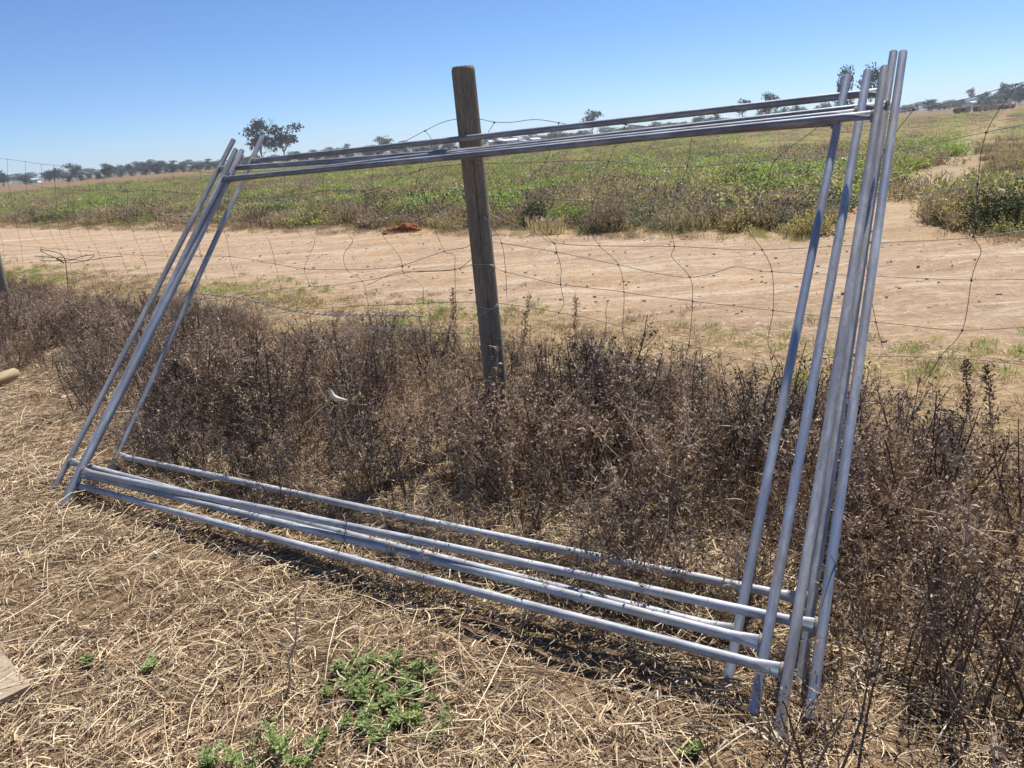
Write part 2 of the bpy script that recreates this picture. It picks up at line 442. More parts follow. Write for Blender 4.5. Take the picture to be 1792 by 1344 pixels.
def build_ground():
    # one sheet: fine near the camera, coarser to the horizon
    def axis(n, near, far):
        t = np.linspace(-1, 1, n)
        return np.sign(t) * near * (np.exp(np.abs(t) * math.log(far / near + 1)) - 1)
    xs = axis(281, 1.6, 2600.0)
    ys = axis(281, 1.6, 2600.0) + 2.5
    V = np.empty((len(ys), len(xs), 3))
    for j, y in enumerate(ys):
        for i, x in enumerate(xs):
            V[j, i] = (x, y, ground_z(x, y))
    nx = len(xs)
    jj, ii = np.meshgrid(np.arange(len(ys) - 1), np.arange(nx - 1), indexing='ij')
    a = (jj * nx + ii).ravel()
    F = np.stack([a, a + 1, a + 1 + nx, a + nx], 1)
    o = obj('ground', mesh_np('ground', V.reshape(-1, 3), F, MAT['ground'], smooth=True))
    tag(o, 'dry brown farm ground crossed by a pale dirt track', 'ground', kind='structure')
build_ground()

# ------------------------------------------------------------------ steel frames
PR = 0.0143
FRAMES = [
 [(-2.2324,3.4514,-0.0300), (-1.4660,4.6587,1.5760), (0.5957,1.5834,0.0231), (1.3524,2.8057,1.6421), (-2.1874,3.5240,0.0661), (-1.5330,4.5441,1.4230), (0.6499,1.6709,0.1390), (1.2815,2.6911,1.4903)],
 [(-2.2531,3.5478,-0.0414), (-1.4807,4.7885,1.5478), (0.5592,1.6567,0.0280), (1.3422,2.9143,1.6390), (-2.1980,3.6363,0.0719), (-1.5457,4.6842,1.4142), (0.6249,1.7621,0.1631), (1.2772,2.8100,1.5054)],
 [(-2.3513,3.5768,-0.0252), (-1.5355,4.8656,1.6346), (0.5198,1.7750,-0.0095), (1.3282,3.0521,1.6352), (-2.2794,3.6903,0.1210), (-1.6138,4.7419,1.4753), (0.5843,1.8768,0.1216), (1.2499,2.9284,1.4760)],
 [(-2.1849,3.4116,0.0072), (-1.4489,4.7208,1.5699), (0.6930,1.6205,0.0350), (1.4883,2.9608,1.6958), (-2.1230,3.5184,0.1379), (-1.5208,4.5967,1.4180), (0.7731,1.7584,0.2038), (1.3984,2.8367,1.5239)],
 [(-2.1302,3.6080,-0.0513), (-1.3641,4.8741,1.6388), (0.7294,1.7889,0.0076), (1.5040,3.0583,1.7050), (-2.0542,3.7336,0.1164), (-1.4248,4.7738,1.5049), (0.8073,1.9178,0.1796), (1.4368,2.9580,1.5681)],
]

def axis_matrix(a, b, side):
    """object matrix with origin a, local Z to b, local X towards side"""
    z = (b - a).normalized()
    x = (side - z * side.dot(z)).normalized()
    y = z.cross(x)
    m = Matrix((x, y, z)).transposed().to_4x4(); m.translation = a
    return m

def pipe_mesh(name, L, mat, flat=False, seed=0):
    """hollow pipe along local Z; flat=True squashes both ends (wide along local X)"""
    S = 20
    zs = [0.0]
    if flat:
        zs = [0, 0.006, 0.02, 0.04, 0.06, 0.085]
        n = max(4, int(L / 0.12))
        zs += [0.085 + (L - 0.17) * k / n for k in range(1, n)]
        zs += [L - q for q in (0.085, 0.06, 0.04, 0.02, 0.006, 0)]
    else:
        n = max(4, int(L / 0.10))
        zs = [L * k / n for k in range(n + 1)]
    V, F = [], []
    for z in zs:
        e = min(z, L - z)
        k = max(0.0, 1 - e / 0.085) if flat else 0.0
        k = k * k * (3 - 2 * k)
        for s in range(S):
            an = 2 * math.pi * s / S
            w = 1 + 0.42 * k; t = 1 - 0.60 * k
            r = PR * (1 + 0.012 * noise.noise(Vector((math.cos(an) * 2, math.sin(an) * 2, z * 9 + seed * 7))))
            dent = 1 - k * 0.35 * math.exp(-(math.cos(an) / 0.35) ** 2)
            x = math.cos(an) * r * w
            y = math.sin(an) * r * t * dent
            bend = 0.0035 * math.sin(z * 1.3 + seed)
            V.append((x + bend * (1 if flat else 0.6), y, z))
    n = len(zs)
    for i in range(n - 1):
        for s in range(S):
            s2 = (s + 1) % S
            F.append((i * S + s, i * S + s2, (i + 1) * S + s2, (i + 1) * S + s))
    # rims and inside wall at both ends
    for i, zin in ((0, 0.05), (n - 1, L - 0.05)):
        o = len(V)
        ring = [V[i * S + s] for s in range(S)]
        for k, zz in ((1.0, None), (0.84, None), (0.84, None), (0.84, zin)):
            for x, y, z in ring:
                V.append((x * k, y * k, z if zz is None else zz))
        for s in range(S):
            s2 = (s + 1) % S
            q = [(o + s, o + S + s, o + S + s2, o + s2), (o + 2 * S + s, o + 3 * S + s, o + 3 * S + s2, o + 2 * S + s2)]
            F += q if i == 0 else [t[::-1] for t in q]
    return mesh_py(name, V, F, mat, smooth=True)

def weld_mesh():
    V, F = [], []
    S, Q = 14, 6
    for s in range(S):
        an = 2 * math.pi * s / S
        for q in range(Q):
            b = 2 * math.pi * q / Q
            rr = 0.0048 * (1 + 0.5 * random.uniform(-1, 1))
            V.append(((0.0215 + rr * math.cos(b)) * math.cos(an), (0.0085 + rr * math.cos(b)) * math.sin(an), rr * math.sin(b)))
    for s in range(S):
        for q in range(Q):
            a = s * Q + q; b_ = s * Q + (q + 1) % Q
            c = ((s + 1) % S) * Q + (q + 1) % Q; d = ((s + 1) % S) * Q + q
            F.append((a, b_, c, d))
    return mesh_py('weld', V, F, MAT['weld'], smooth=True)
WELD = weld_mesh()

F_LABEL = [
 'frontmost galvanised pipe frame, its bottom rail the lowest and nearest in the stack',
 'galvanised pipe frame second from the front, its right upright between the first and third',
 'galvanised pipe frame with the leftmost uprights at both ends of the leaning stack',
 'galvanised pipe frame with the rightmost, bluest upright of the leaning stack',
 'rearmost galvanised pipe frame, its top rail resting against the wooden post']
UP_MAT = [('galv', 'galv_dust'), ('galv', 'galv_blue'), ('galv_dust', 'galv_blue'), ('galv_blue', 'galv_blue'), ('galv', 'galv')]
for fi, P in enumerate(FRAMES):
    P = [Vector(p) for p in P]
    root = empty('steel_pipe_frame', (P[0] + P[2]) / 2)
    tag(root, F_LABEL[fi], 'steel frame', 'steel pipe frames leaning on the fence')
    inv = Matrix.Translation(-root.location)
    along = (P[2] - P[0]).normalized()
    for si, (a, b) in enumerate(((P[0], P[1]), (P[2], P[3]))):
        o = obj('upright', pipe_mesh('upright', (b - a).length, MAT[UP_MAT[fi][si]], seed=fi * 5 + si), root)
        o.matrix_local = inv @ axis_matrix(a, b, along)
    up = (P[1] - P[0]).normalized()
    for si, (a, b) in enumerate(((P[4], P[6]), (P[5], P[7]))):
        t = (b - a).normalized()
        a2, b2 = a + t * (PR + 0.001), b - t * (PR + 0.001)
        L = (b2 - a2).length
        o = obj('rail', pipe_mesh('rail', L, MAT['galv_white'] if si == 0 else MAT['galv_rail'], flat=True, seed=fi * 3 + si + 40), root)
        o.matrix_local = inv @ axis_matrix(a2, b2, up)
        for zz in (0.0, L):
            w = obj('weld', WELD, o); w.location = (0, 0, zz)
        if fi == 0 and si == 0:
            # marker scribble on top of the lowest rail
            strokes = [[(0, .1), (.15, .9), (.3, .7)], [(.7, 0), (.8, .8), (1.05, .25), (1.3, .85), (1.4, 0)], [(1.7, .05), (1.75, .9)], [(2.35, .9), (2.05, .3), (2.25, .05), (2.5, .25), (2.2, .4)], [(2.7, 0), (3.25, 1.05)]]
            parts = []
            Lm = L * 0.905
            for st in strokes:
                pts = []
                for k in range(len(st) - 1):
                    for q in range(4):
                        f = q / 4
                        pts.append((st[k][0] * (1 - f) + st[k + 1][0] * f, st[k][1] * (1 - f) + st[k + 1][1] * f))
                pts.append(st[-1])
                tp = []
                for (sx, sy) in pts:
                    an = -0.95 + (sy - 0.2) * 0.75 + math.pi / 2 - 0.25
                    an = R(62) - (1 - sy) * 0.75
                    rr = PR + 0.0004
                    tp.append((math.cos(an) * rr, -math.sin(an) * rr, Lm + sx * 0.0085))
                parts.append(tube(tp, 0.0008, 4))
            V, F = join(parts)
            mk = obj('marker_writing', mesh_py('marker_writing', V, F, MAT['marker']), o)
            tag(mk, 'small black handwritten marker figures on the rail')

# ------------------------------------------------------------------ timber post
def build_post():
    base = Vector((-0.085, 4.09, 0))
    top = at_plane(810, 116, Vector((0, 4.05, 0)), Vector((0, 1, 0)))
    S, N = 96, 130
    axis = top - base
    L = axis.length + 0.25
    V, F = [], []
    a0 = base - axis.normalized() * 0.25
    cr = [(-1.5, 0.012, 0.05, 1.5), (2.0, 0.012, 0.2, 1.8)]
    for i in range(N + 1):
        z = L * i / N
        for s in range(S):
            an = -math.pi + 2 * math.pi * s / S
            r = 0.0595 * (1.0 - 0.05 * z / L + 0.05 * (1 - z / L))
            r += 0.0022 * noise.noise(Vector((math.cos(an) * 1.3, math.sin(an) * 1.3, z * 1.2)))
            r += 0.0010 * noise.noise(Vector((math.cos(an) * 14, math.sin(an) * 14, z * 0.9)))
            for ca, dep, z0, z1 in cr:
                if z0 < z - 0.25 < z1:
                    w = 0.03
                    c2 = ca + 0.10 * noise.noise(Vector((z * 1.6, ca, 0)))
                    e = math.sin(math.pi * (z - 0.25 - z0) / (z1 - z0)) ** 0.4
                    r -= dep * e * math.exp(-(((an - c2 + math.pi) % (2 * math.pi) - math.pi) / w) ** 2)
            if z > L - 0.02: r *= 1 - 0.10 * ((z - L + 0.02) / 0.02) ** 2
            V.append((math.cos(an) * r, math.sin(an) * r, z))
    for i in range(N):
        for s in range(S):
            s2 = (s + 1) % S
            F.append((i * S + s, i * S + s2, (i + 1) * S + s2, (i + 1) * S + s))
    V.append((0, 0, L + 0.002)); c = len(V) - 1
    for s in range(S):
        F.append((N * S + s, N * S + (s + 1) % S, c))
    o = obj('fence_post', mesh_py('fence_post', V, F, MAT['post'], smooth=True))
    o.matrix_world = axis_matrix(a0, top, Vector((1, 0, 0)))
    tag(o, 'tall weathered round timber fence post standing behind the leaning steel frames', 'fence post', 'timber fence posts')
    # wire wrapped round the post at three heights
    for k, (zz, tl) in enumerate(((0.66, 0.03), (0.69, -0.02), (0.89, 0.02))):
        pts = []
        for s in range(33):
            an = 2 * math.pi * s / 32
            pts.append((math.cos(an) * 0.0635, math.sin(an) * 0.0635, zz + 0.25 + tl * math.cos(an + k)))
        V, F = tube(pts, 0.0016, 5)
        w = obj('wire_wrap', mesh_py('wire_wrap', V, F, MAT['netting']), o)
    # second post at the left edge of the view
    b2 = at_z(12, 532)
    V, F = [], []
    S, N = 28, 30
    for i in range(N + 1):
        z = -0.25 + 1.75 * i / N
        for s in range(S):
            an = 2 * math.pi * s / S
            r = 0.062 + 0.003 * noise.noise(Vector((math.cos(an) * 1.5, math.sin(an) * 1.5, z * 2 + 5)))
            V.append((math.cos(an) * r + 0.03 * z, math.sin(an) * r, z))
    for i in range(N):
        for s in range(S):
            s2 = (s + 1) % S
            F.append((i * S + s, i * S + s2, (i + 1) * S + s2, (i + 1) * S + s))
    F.append(tuple(N * S + s for s in range(S)))
    o2 = obj('fence_post', mesh_py('fence_post', V, F, MAT['post_pale'], smooth=True))
    o2.location = b2
    tag(o2, 'pale grey fence post cut off by the left edge, rising from dark weeds', 'fence post', 'timber fence posts')
    return b2
LEFT_POST = build_post()

# ------------------------------------------------------------------ wire fence
FP0 = Vector((-0.105, 3.985, 0))
FL_DIR = (Vector((LEFT_POST.x, LEFT_POST.y, 0)) - FP0).normalized()
FR_DIR = Vector((0.876, -0.482, 0)).normalized()
def fence_pt(x, y):
    if x < 835: dr = FL_DIR
    else: dr = FR_DIR
    nrm = Vector((-dr.y, dr.x, 0))
    p = at_plane(x, y, FP0, nrm)
    q = 0.03 * noise.noise(Vector((x * 0.004, y * 0.006, 2.2)))
    return p + (p - CAM).normalized() * (0.02 + q)

LINES = [
 [(-140,262),(0,277),(13,278.5),(44,283),(72,287),(94,289),(114,291),(142,297),(172,297),(203,295),(249,297),(330,300),(400,302),(500,297),(600,284),(660,268),(700,251),(744,229),(772,216),(800,208),(835,208),(865,214),(896,215),(937,209.5),(978,215),(1010,219),(1056,216.6),(1092,218),(1130,222),(1180,220),(1300,222),(1400,218),(1500,205),(1599,192),(1690,172),(1779,147),(1840,133),(1960,100)],
 [(-140,305),(0,316),(46,322),(74,328),(121,331),(157,333),(188,333),(223,335),(268,333),(340,340),(430,346),(500,344),(567,334),(652,331),(735,297),(800,289),(837,287),(900,285),(967,283),(1021,281),(1064,282),(1120,287),(1192,293),(1359,278),(1483,271),(1564,264),(1728,231),(1792,218),(1960,185)],
 [(-140,352),(0,362),(134,372),(248,377),(368,380),(480,392),(600,392),(664,388),(728,386),(780,362),(811,346),(855,344),(960,349),(1050,354),(1100,354),(1192,360),(1334,356),(1553,343),(1710,325),(1792,308),(1960,278)],
 [(-140,420),(0,428),(110,436),(211,444),(293,448),(400,449),(470,460),(533,470),(607,472),(660,470),(704,465),(778,440),(825,427),(845,378),(880,385),(942,411),(969,425),(1049,430),(1180,431),(1230,434),(1334,437),(1540,426),(1704,415),(1792,404),(1960,385)],
 [(640,500),(690,478),(740,476),(796,471),(822,456),(845,430),(872,425),(974,441),(1082,463),(1150,478),(1207,485),(1250,478),(1290,467),(1351,475),(1530,483),(1700,490),(1792,489),(1960,480)],
 [(420,520),(500,505),(567,500),(634,492),(707,478),(760,474),(800,470),(845,460),(885,476),(981,498),(1092,511),(1212,527),(1353,543),(1540,564),(1684,578),(1792,573),(1960,570)],
 [(380,560),(560,540),(700,533),(838,529),(982,547),(1100,574),(1212,605),(1344,640),(1420,630),(1510,623),(1645,625),(1792,637),(1960,650)],
 [(640,590),(760,583),(842,588),(960,612),(1100,640),(1192,660),(1300,680),(1420,705),(1500,700),(1640,715),(1792,738),(1960,765)],
 [(845,600),(990,640),(1120,668),(1260,700),(1500,762),(1640,782),(1792,806),(1960,835)],
]
STAYS = [
 [(1779,148),(1726,232),(1711,322),(1708,370),(1704,413),(1717,438),(1707,465),(1700,490),(1684,578),(1645,625),(1615,676)],
 [(1599,192),(1568,231),(1548,262),(1530,340),(1520,425),(1518,483),(1533,564),(1545,610)],
 [(1440,212),(1420,231),(1359,278),(1343,320),(1334,356),(1307,395),(1334,437),(1351,475),(1353,543),(1344,600),(1365,640)],
 [(1212,221),(1203,290),(1186,330),(1178,360),(1172,390),(1180,431),(1176,450),(1207,485),(1212,527),(1206,605)],
 [(1095,218),(1065,282),(1050,330),(1038,354),(1036,401),(1049,430),(1082,463),(1092,511),(1090,575),(1096,600)],
 [(978,215),(955,283),(930,310),(922,345),(945,400),(970,426),(974,441),(982,470),(981,498),(987,530),(978,548)],
 [(865,215),(853,236),(838,287),(815,325),(812,346),(845,378),(858,394),(878,426),(885,476),(887,520)],
 [(744,229),(756,247),(748,274),(735,297),(722,354),(728,386),(758,400),(778,440),(795,446),(796,471),(797,530)],
 [(652,270),(652,297),(652,331),(664,388),(669,411),(697,445),(704,465),(707,478),(738,500),(741,530)],
 [(567,289),(567,334),(584,368),(592,392),(617,420),(602,445),(607,472),(634,492),(645,535)],
 [(500,297),(497,344),(510,372),(530,393),(550,418),(545,440),(533,470),(542,500)],
 [(430,301),(432,346),(446,386),(470,420),(482,462),(492,505)],
 [(350,300),(356,341),(380,380),(396,415),(402,449),(415,500)],
 [(300,299),(310,337),(330,379),(345,415),(352,449),(362,490)],
 [(249,298),(268,333),(262,377),(276,408),(293,448),(305,490)],
 [(203,296),(223,335),(222,377),(233,408),(249,447),(262,490)],
 [(172,297),(188,333),(187,375),(194,408),(211,444),(224,480)],
 [(142,297),(157,333),(150,372),(156,408),(172,441),(186,480)],
 [(114,291),(121,331),(118,371),(122,408),(139,438),(150,470)],
 [(94,289),(97,329),(100,370),(105,408),(118,437),(124,468)],
 [(72,287),(74,328),(82,368),(89,408),(104,436),(110,468)],
 [(44,283),(46,322),(52,365),(55,408),(72,433),(76,465)],
 [(13,279),(14,318),(24,363),(32,408),(37,430),(40,460)],
 [(-20,275),(-18,314),(-10,360),(0,408),(5,428),(8,455)],
]
fence = empty('wire_fence', FP0)
tag(fence, 'sagging grey wire mesh fence strung across the view behind the steel frames', 'fence')
finv = -fence.location
def wire_obj(name, pts, r, parent, mat, sides=5):
    V, F = tube(pts, r, sides)
    me = mesh_py(name, [v - parent.location for v in V], F, mat, smooth=True)
    return obj(name, me, parent)
rw = random.Random(5)
for ln in LINES:
    p3 = [fence_pt(*q) for q in ln]
    c = catmull(p3, 7)
    c = [p + Vector((0, 0, 0.004 * noise.noise(p * 6.0))) for p in c]
    wire_obj('line_wire', c, 0.0015, fence, MAT['wire'])
def knot_mesh():
    parts = []
    pts = [(0.006 * math.cos(a), 0.006 * math.sin(a), 0.010 * (k / 22 - 0.5)) for k, a in enumerate([i * 0.75 for i in range(23)])]
    parts.append(tube(pts, 0.0022, 4))
    parts.append(tube([(-0.011, 0, -0.004), (0, 0.004, 0), (0.011, -0.001, 0.005)], 0.0022, 4))
    V, F = join(parts)
    return mesh_py('knot', V, F, MAT['wire'])
KNOT = knot_mesh()
for st in STAYS:
    p3 = [fence_pt(*q) for q in st]
    c = catmull(p3, 5)
    wire_obj('stay_wire', c, 0.0014, fence, MAT['wire'])
    for q, p in zip(st, p3):
        # knots where a stay meets a line wire
        best = 99
        for ln in LINES:
            for (x0, y0), (x1, y1) in zip(ln, ln[1:]):
                if x0 <= q[0] <= x1:
                    best = min(best, abs(y0 + (y1 - y0) * (q[0] - x0) / (x1 - x0) - q[1]))
        if best < 5:
            k = obj('knot', KNOT, fence); k.location = p + finv
            k.scale = (.62, .62, .62); k.rotation_euler = (rw.uniform(-.5, .5), rw.uniform(-.5, .5), rw.uniform(0, 3))

# rusty loose wire tangle by the left post
tp = [at_plane(x, y, LEFT_POST, Vector((0, 1, 0))) for x, y in ((60,448),(100,452),(112,462),(104,455),(70,438),(92,440),(112,450),(118,490),(120,510),(126,518))]
tp2 = [at_plane(x, y, LEFT_POST, Vector((0, 1, 0))) for x, y in ((70,456),(120,456),(140,450),(165,446),(150,456),(124,454),(105,450),(100,455),(125,460),(175,452),(215,448))]
V, F = join([tube(catmull(tp, 5), 0.0045, 5), tube(catmull(tp2, 5), 0.004, 5)])
o = obj('loose_wire', mesh_py('loose_wire', [v - tp[-1] for v in V], F, MAT['rust'], smooth=True)); o.location = tp[-1]
tag(o, 'rusty tangled loop of loose wire above the weeds near the left edge', 'wire')

# wire netting apron hanging along the fence foot, thick knotted edge on top
def build_netting():
    top = [(300,512),(330,513),(380,517),(420,522),(460,531),(500,541),(540,548),(580,551),(640,551),(700,552),(742,553)]
    low = [(300,526),(360,530),(420,538),(460,549),(500,560),(540,569),(580,573),(640,574),(700,575),(742,574)]
    pl_n = Vector((-FL_DIR.y, FL_DIR.x, 0)); off = FP0 - Vector((0.06, 0.10, 0))
    f = lambda q: at_plane(q[0], q[1], off, pl_n)
    A = catmull([f(q) for q in top], 8); B = catmull([f(q) for q in low], 8)
    root = empty('wire_netting', B[len(B) // 2] - Vector((0, 0, 0.5)))
    tag(root, 'pale wire netting with twisted top edge in the weeds left of the post', 'wire netting')
    wire_obj('edge_wire', A, 0.0032, root, MAT['netting'])
    wire_obj('edge_wire', B, 0.0018, root, MAT['netting'])
    def arc(C, s):
        acc = 0
        for p, q in zip(C, C[1:]):
            l = (q - p).length
            if acc + l >= s: return p.lerp(q, (s - acc) / l)
            acc += l
        return C[-1]
    LA = sum((q - p).length for p, q in zip(A, A[1:])); LB = sum((q - p).length for p, q in zip(B, B[1:]))
    s = 0.04
    while s < LA - 0.05:
        p = arc(A, s)
        d = (arc(A, s + 0.05) - p)
        V, F = tube([p - d * 0.5 - Vector((0, 0, 0.012)), p, p + d * 0.55 + Vector((0.004, -0.006, 0.012))], [0.0022, 0.0042, 0.0022], 5)
        obj('twist', mesh_py('twist', [v - root.location for v in V], F, MAT['netting'], smooth=True), root)
        b = arc(B, min(LB, s * LB / LA + 0.09))
        c = b + (b - p) * 1.7 + Vector((0.05, 0, -0.03))
        c2 = p + Vector((-0.12, 0.01, -0.3))
        wire_obj('mesh_wire', [p, b, c], 0.0009, root, MAT['wire'], 4)
        s += 0.066
build_netting()

# ------------------------------------------------------------------ scatter helper for stuff
def scatter(name, pts, rots, scls, idx, variants, label, cat):
    """one object whose points carry copies of the variant plants"""
    coll = bpy.data.collections.new(name + '_plants')
    for i, me in enumerate(variants):
        coll.objects.link(bpy.data.objects.new('%s_%03d' % (name, i), me))
    me = bpy.data.meshes.new(name)
    P = np.asarray(pts, np.float32)
    me.vertices.add(len(P)); me.vertices.foreach_set('co', P.ravel())
    a = me.attributes.new('rot', 'FLOAT_VECTOR', 'POINT'); a.data.foreach_set('vector', np.asarray(rots, np.float32).ravel())
    a = me.attributes.new('scl', 'FLOAT_VECTOR', 'POINT'); a.data.foreach_set('vector', np.asarray(scls, np.float32).ravel())
    a = me.attributes.new('idx', 'INT', 'POINT'); a.data.foreach_set('value', np.asarray(idx, np.int32))
    me.update()
    o = obj(name, me)
    ng = bpy.data.node_groups.new(name + '_scatter', 'GeometryNodeTree')
    ng.interface.new_socket('Geometry', in_out='INPUT', socket_type='NodeSocketGeometry')
    ng.interface.new_socket('Geometry', in_out='OUTPUT', socket_type='NodeSocketGeometry')
    N = ng.nodes; Lk = ng.links
    gi = N.new('NodeGroupInput'); go = N.new('NodeGroupOutput')
    ci = N.new('GeometryNodeCollectionInfo'); ci.inputs['Collection'].default_value = coll
    ci.inputs['Separate Children'].default_value = True; ci.inputs['Reset Children'].default_value = True
    ip = N.new('GeometryNodeInstanceOnPoints'); ip.inputs['Pick Instance'].default_value = True
    def na(nm, typ):
        x = N.new('GeometryNodeInputNamedAttribute'); x.data_type = typ; x.inputs['Name'].default_value = nm
        return x.outputs['Attribute']
    Lk.new(gi.outputs[0], ip.inputs['Points']); Lk.new(ci.outputs[0], ip.inputs['Instance'])
    Lk.new(na('idx', 'INT'), ip.inputs['Instance Index'])
    Lk.new(na('rot', 'FLOAT_VECTOR'), ip.inputs['Rotation'])
    Lk.new(na('scl', 'FLOAT_VECTOR'), ip.inputs['Scale'])
    Lk.new(ip.outputs[0], go.inputs[0])
    md = o.modifiers.new('scatter', 'NODES'); md.node_group = ng
    tag(o, label, cat, kind='stuff')
    return o

# plant pieces -------------------------------------------------------
class PB:
    """collects triangles/quads as quads with a material index"""
    def __init__(s): s.V = []; s.F = []; s.M = []
    def stem(s, pts, r0, r1, mi, sides=3):
        n = len(pts); o = len(s.V)
        for i, p in enumerate(pts):
            r = r0 + (r1 - r0) * i / (n - 1)
            t = (pts[min(i + 1, n - 1)] - pts[max(i - 1, 0)]).normalized()
            a = t.orthogonal().normalized(); b = t.cross(a)
            for k in range(sides):
                an = 2 * math.pi * k / sides
                s.V.append(p + (a * math.cos(an) + b * math.sin(an)) * r)
        for i in range(n - 1):
            for k in range(sides):
                k2 = (k + 1) % sides
                s.F.append((o + i * sides + k, o + i * sides + k2, o + (i + 1) * sides + k2, o + (i + 1) * sides + k)); s.M.append(mi)
    def leaf(s, p, d, nrm, L, W, mi, fold=0.25):
        d = d.normalized(); sd = d.cross(nrm)
        if sd.length < 1e-4: sd = d.orthogonal()
        sd.normalize(); up = sd.cross(d)
        o = len(s.V)
        s.V += [p, p + d * L * .5 + sd * W * .5 + up * W * fold, p + d * L, p + d * L * .45 - sd * W * .5 + up * W * fold * 0.6]
        s.F.append((o, o + 1, o + 2, o + 3)); s.M.append(mi)
    def mesh(s, name, mats):
        return mesh_np(name, np.array([tuple(v) for v in s.V]), np.array(s.F), mats, s.M)

def rv(r=1.0): return Vector((random.gauss(0, r), random.gauss(0, r), random.gauss(0, r)))

def curve_pts(p, d, L, n, wob, grav=0.0):
    out = [p.copy()]; d = d.normalized()
    for i in range(n):
        d = (d + rv(wob) + Vector((0, 0, grav))).normalized()
        p = p + d * (L / n); out.append(p.copy())
    return out

def dead_weed(seed, leafy=1.0, tall=0.45):
    random.seed(seed)
    b = PB()
    for s in range(random.randint(4, 7)):
        an = random.uniform(0, 6.28); lean = random.uniform(0.05, 0.6)
        d = Vector((math.cos(an) * lean, math.sin(an) * lean, 1))
        L = tall * random.uniform(0.6, 1.1)
        pts = curve_pts(Vector((random.gauss(0, .03), random.gauss(0, .03), -0.02)), d, L, 7, 0.10)
        b.stem(pts, random.uniform(.0018, .0032), .0009, 1)
        for t in range(random.randint(7, 11)):
            f = random.uniform(0.2, 1.0)
            i = min(6, int(f * 7)); p = pts[i].lerp(pts[i + 1], random.random())
            td = (rv(0.8) + Vector((0, 0, 0.65))).normalized()
            tl = random.uniform(.04, .13) * (1.25 - f * .5)
            tw = curve_pts(p, td, tl, 2, 0.25)
            b.stem(tw, .0010, .0006, 1)
            for q in range(int(random.randint(3, 5) * leafy)):
                lp = tw[0].lerp(tw[2], random.uniform(0.15, 1.05)) + rv(.004)
                b.leaf(lp, rv() + Vector((0, 0, .25)), rv(), random.uniform(.011, .027), random.uniform(.006, .013), 0, random.uniform(-.5, .8))
        # seedy tip
        for q in range(int(12 * leafy)):
            lp = pts[7].lerp(pts[5], random.random()) + rv(.008)
            b.leaf(lp, rv() + Vector((0, 0, .4)), rv(), random.uniform(.010, .022), random.uniform(.006, .012), 0, .4)
    return b.mesh('dead_weed', [MAT['dead_leaf'], MAT['dead_stem']])

def twig_tangle(seed):
    """bleached leafless branching stems"""
    random.seed(seed)
    b = PB()
    for s in range(random.randint(4, 7)):
        an = random.uniform(0, 6.28)
        d = Vector((math.cos(an), math.sin(an), random.uniform(.25, 1.2)))
        pts = curve_pts(Vector((0, 0, 0)), d, random.uniform(.18, .42), 6, .16, -.02)
        b.stem(pts, .0026, .0009, 0)
        for t in range(random.randint(2, 5)):
            i = random.randint(1, 5)
            tw = curve_pts(pts[i], rv() + d.normalized() * 1.2, random.uniform(.06, .18), 4, .2)
            b.stem(tw, .0015, .0006, 0)
    return b.mesh('bare_twigs', [MAT['straw']])

def weed_floor(u):
    """front limit (d) of the dead weeds for a place u along the track"""
    if u > 1.3: return -1.55 + min(1.0, (u - 1.3) / 3.2) * 0.42
    if u > -2.0: return -1.62 + (1.3 - u) / 3.3 * 0.22
    return -1.4 - min(1.0, (-2.0 - u) / 0.5) * 1.9

def woody_weed(seed):
    random.seed(seed)
    b = PB()
    for s in range(random.randint(3, 5)):
        an = random.uniform(0, 6.28); lean = random.uniform(.05, .45)
        pts_ = curve_pts(Vector((random.gauss(0, .04), random.gauss(0, .04), -.02)), Vector((math.cos(an) * lean, math.sin(an) * lean, 1)), random.uniform(.34, .55), 8, .08)
        b.stem(pts_, random.uniform(.0035, .0055), .0014, 1, 5)
        for t in range(9):
            i = random.randint(3, 7)
            tw = curve_pts(pts_[i], rv(.8) + Vector((0, 0, .9)), random.uniform(.06, .16), 3, .22)
            b.stem(tw, .0016, .0007, 1)
            for q in range(random.randint(4, 9)):
                b.leaf(tw[0].lerp(tw[3], random.uniform(.2, 1.05)) + rv(.006), rv() + Vector((0, 0, .25)), rv(), random.uniform(.008, .02), random.uniform(.005, .010), 0, random.uniform(-.5, .8))
    return b.mesh('woody_weed', [MAT['dark_leaf'], MAT['dark_stem']])
def dry_grass(seed):
    random.seed(seed)
    b = PB()
    for i in range(34):
        an = random.uniform(0, 6.28); r = abs(random.gauss(0, .05))
        p = Vector((math.cos(an) * r, math.sin(an) * r, -.005)); d = Vector((math.cos(an) * random.uniform(.1, 1.3), math.sin(an) * random.uniform(.1, 1.3), 1))
        b.stem(curve_pts(p, d, random.uniform(.08, .24), 4, .18, -.06), .0016, .0006, 0)
    return b.mesh('dry_grass', [MAT['straw']])
DEAD = [dead_weed(100 + i, random.Random(i).uniform(.75, 1.3), 0.40 + 0.03 * (i % 4)) for i in range(10)] + [twig_tangle(300 + i) for i in range(5)] + [woody_weed(400 + i) for i in range(4)] + [dry_grass(450 + i) for i in range(4)]
pts, rots, scls, idx = [], [], [], []
rs = random.Random(21)
n_try = 0
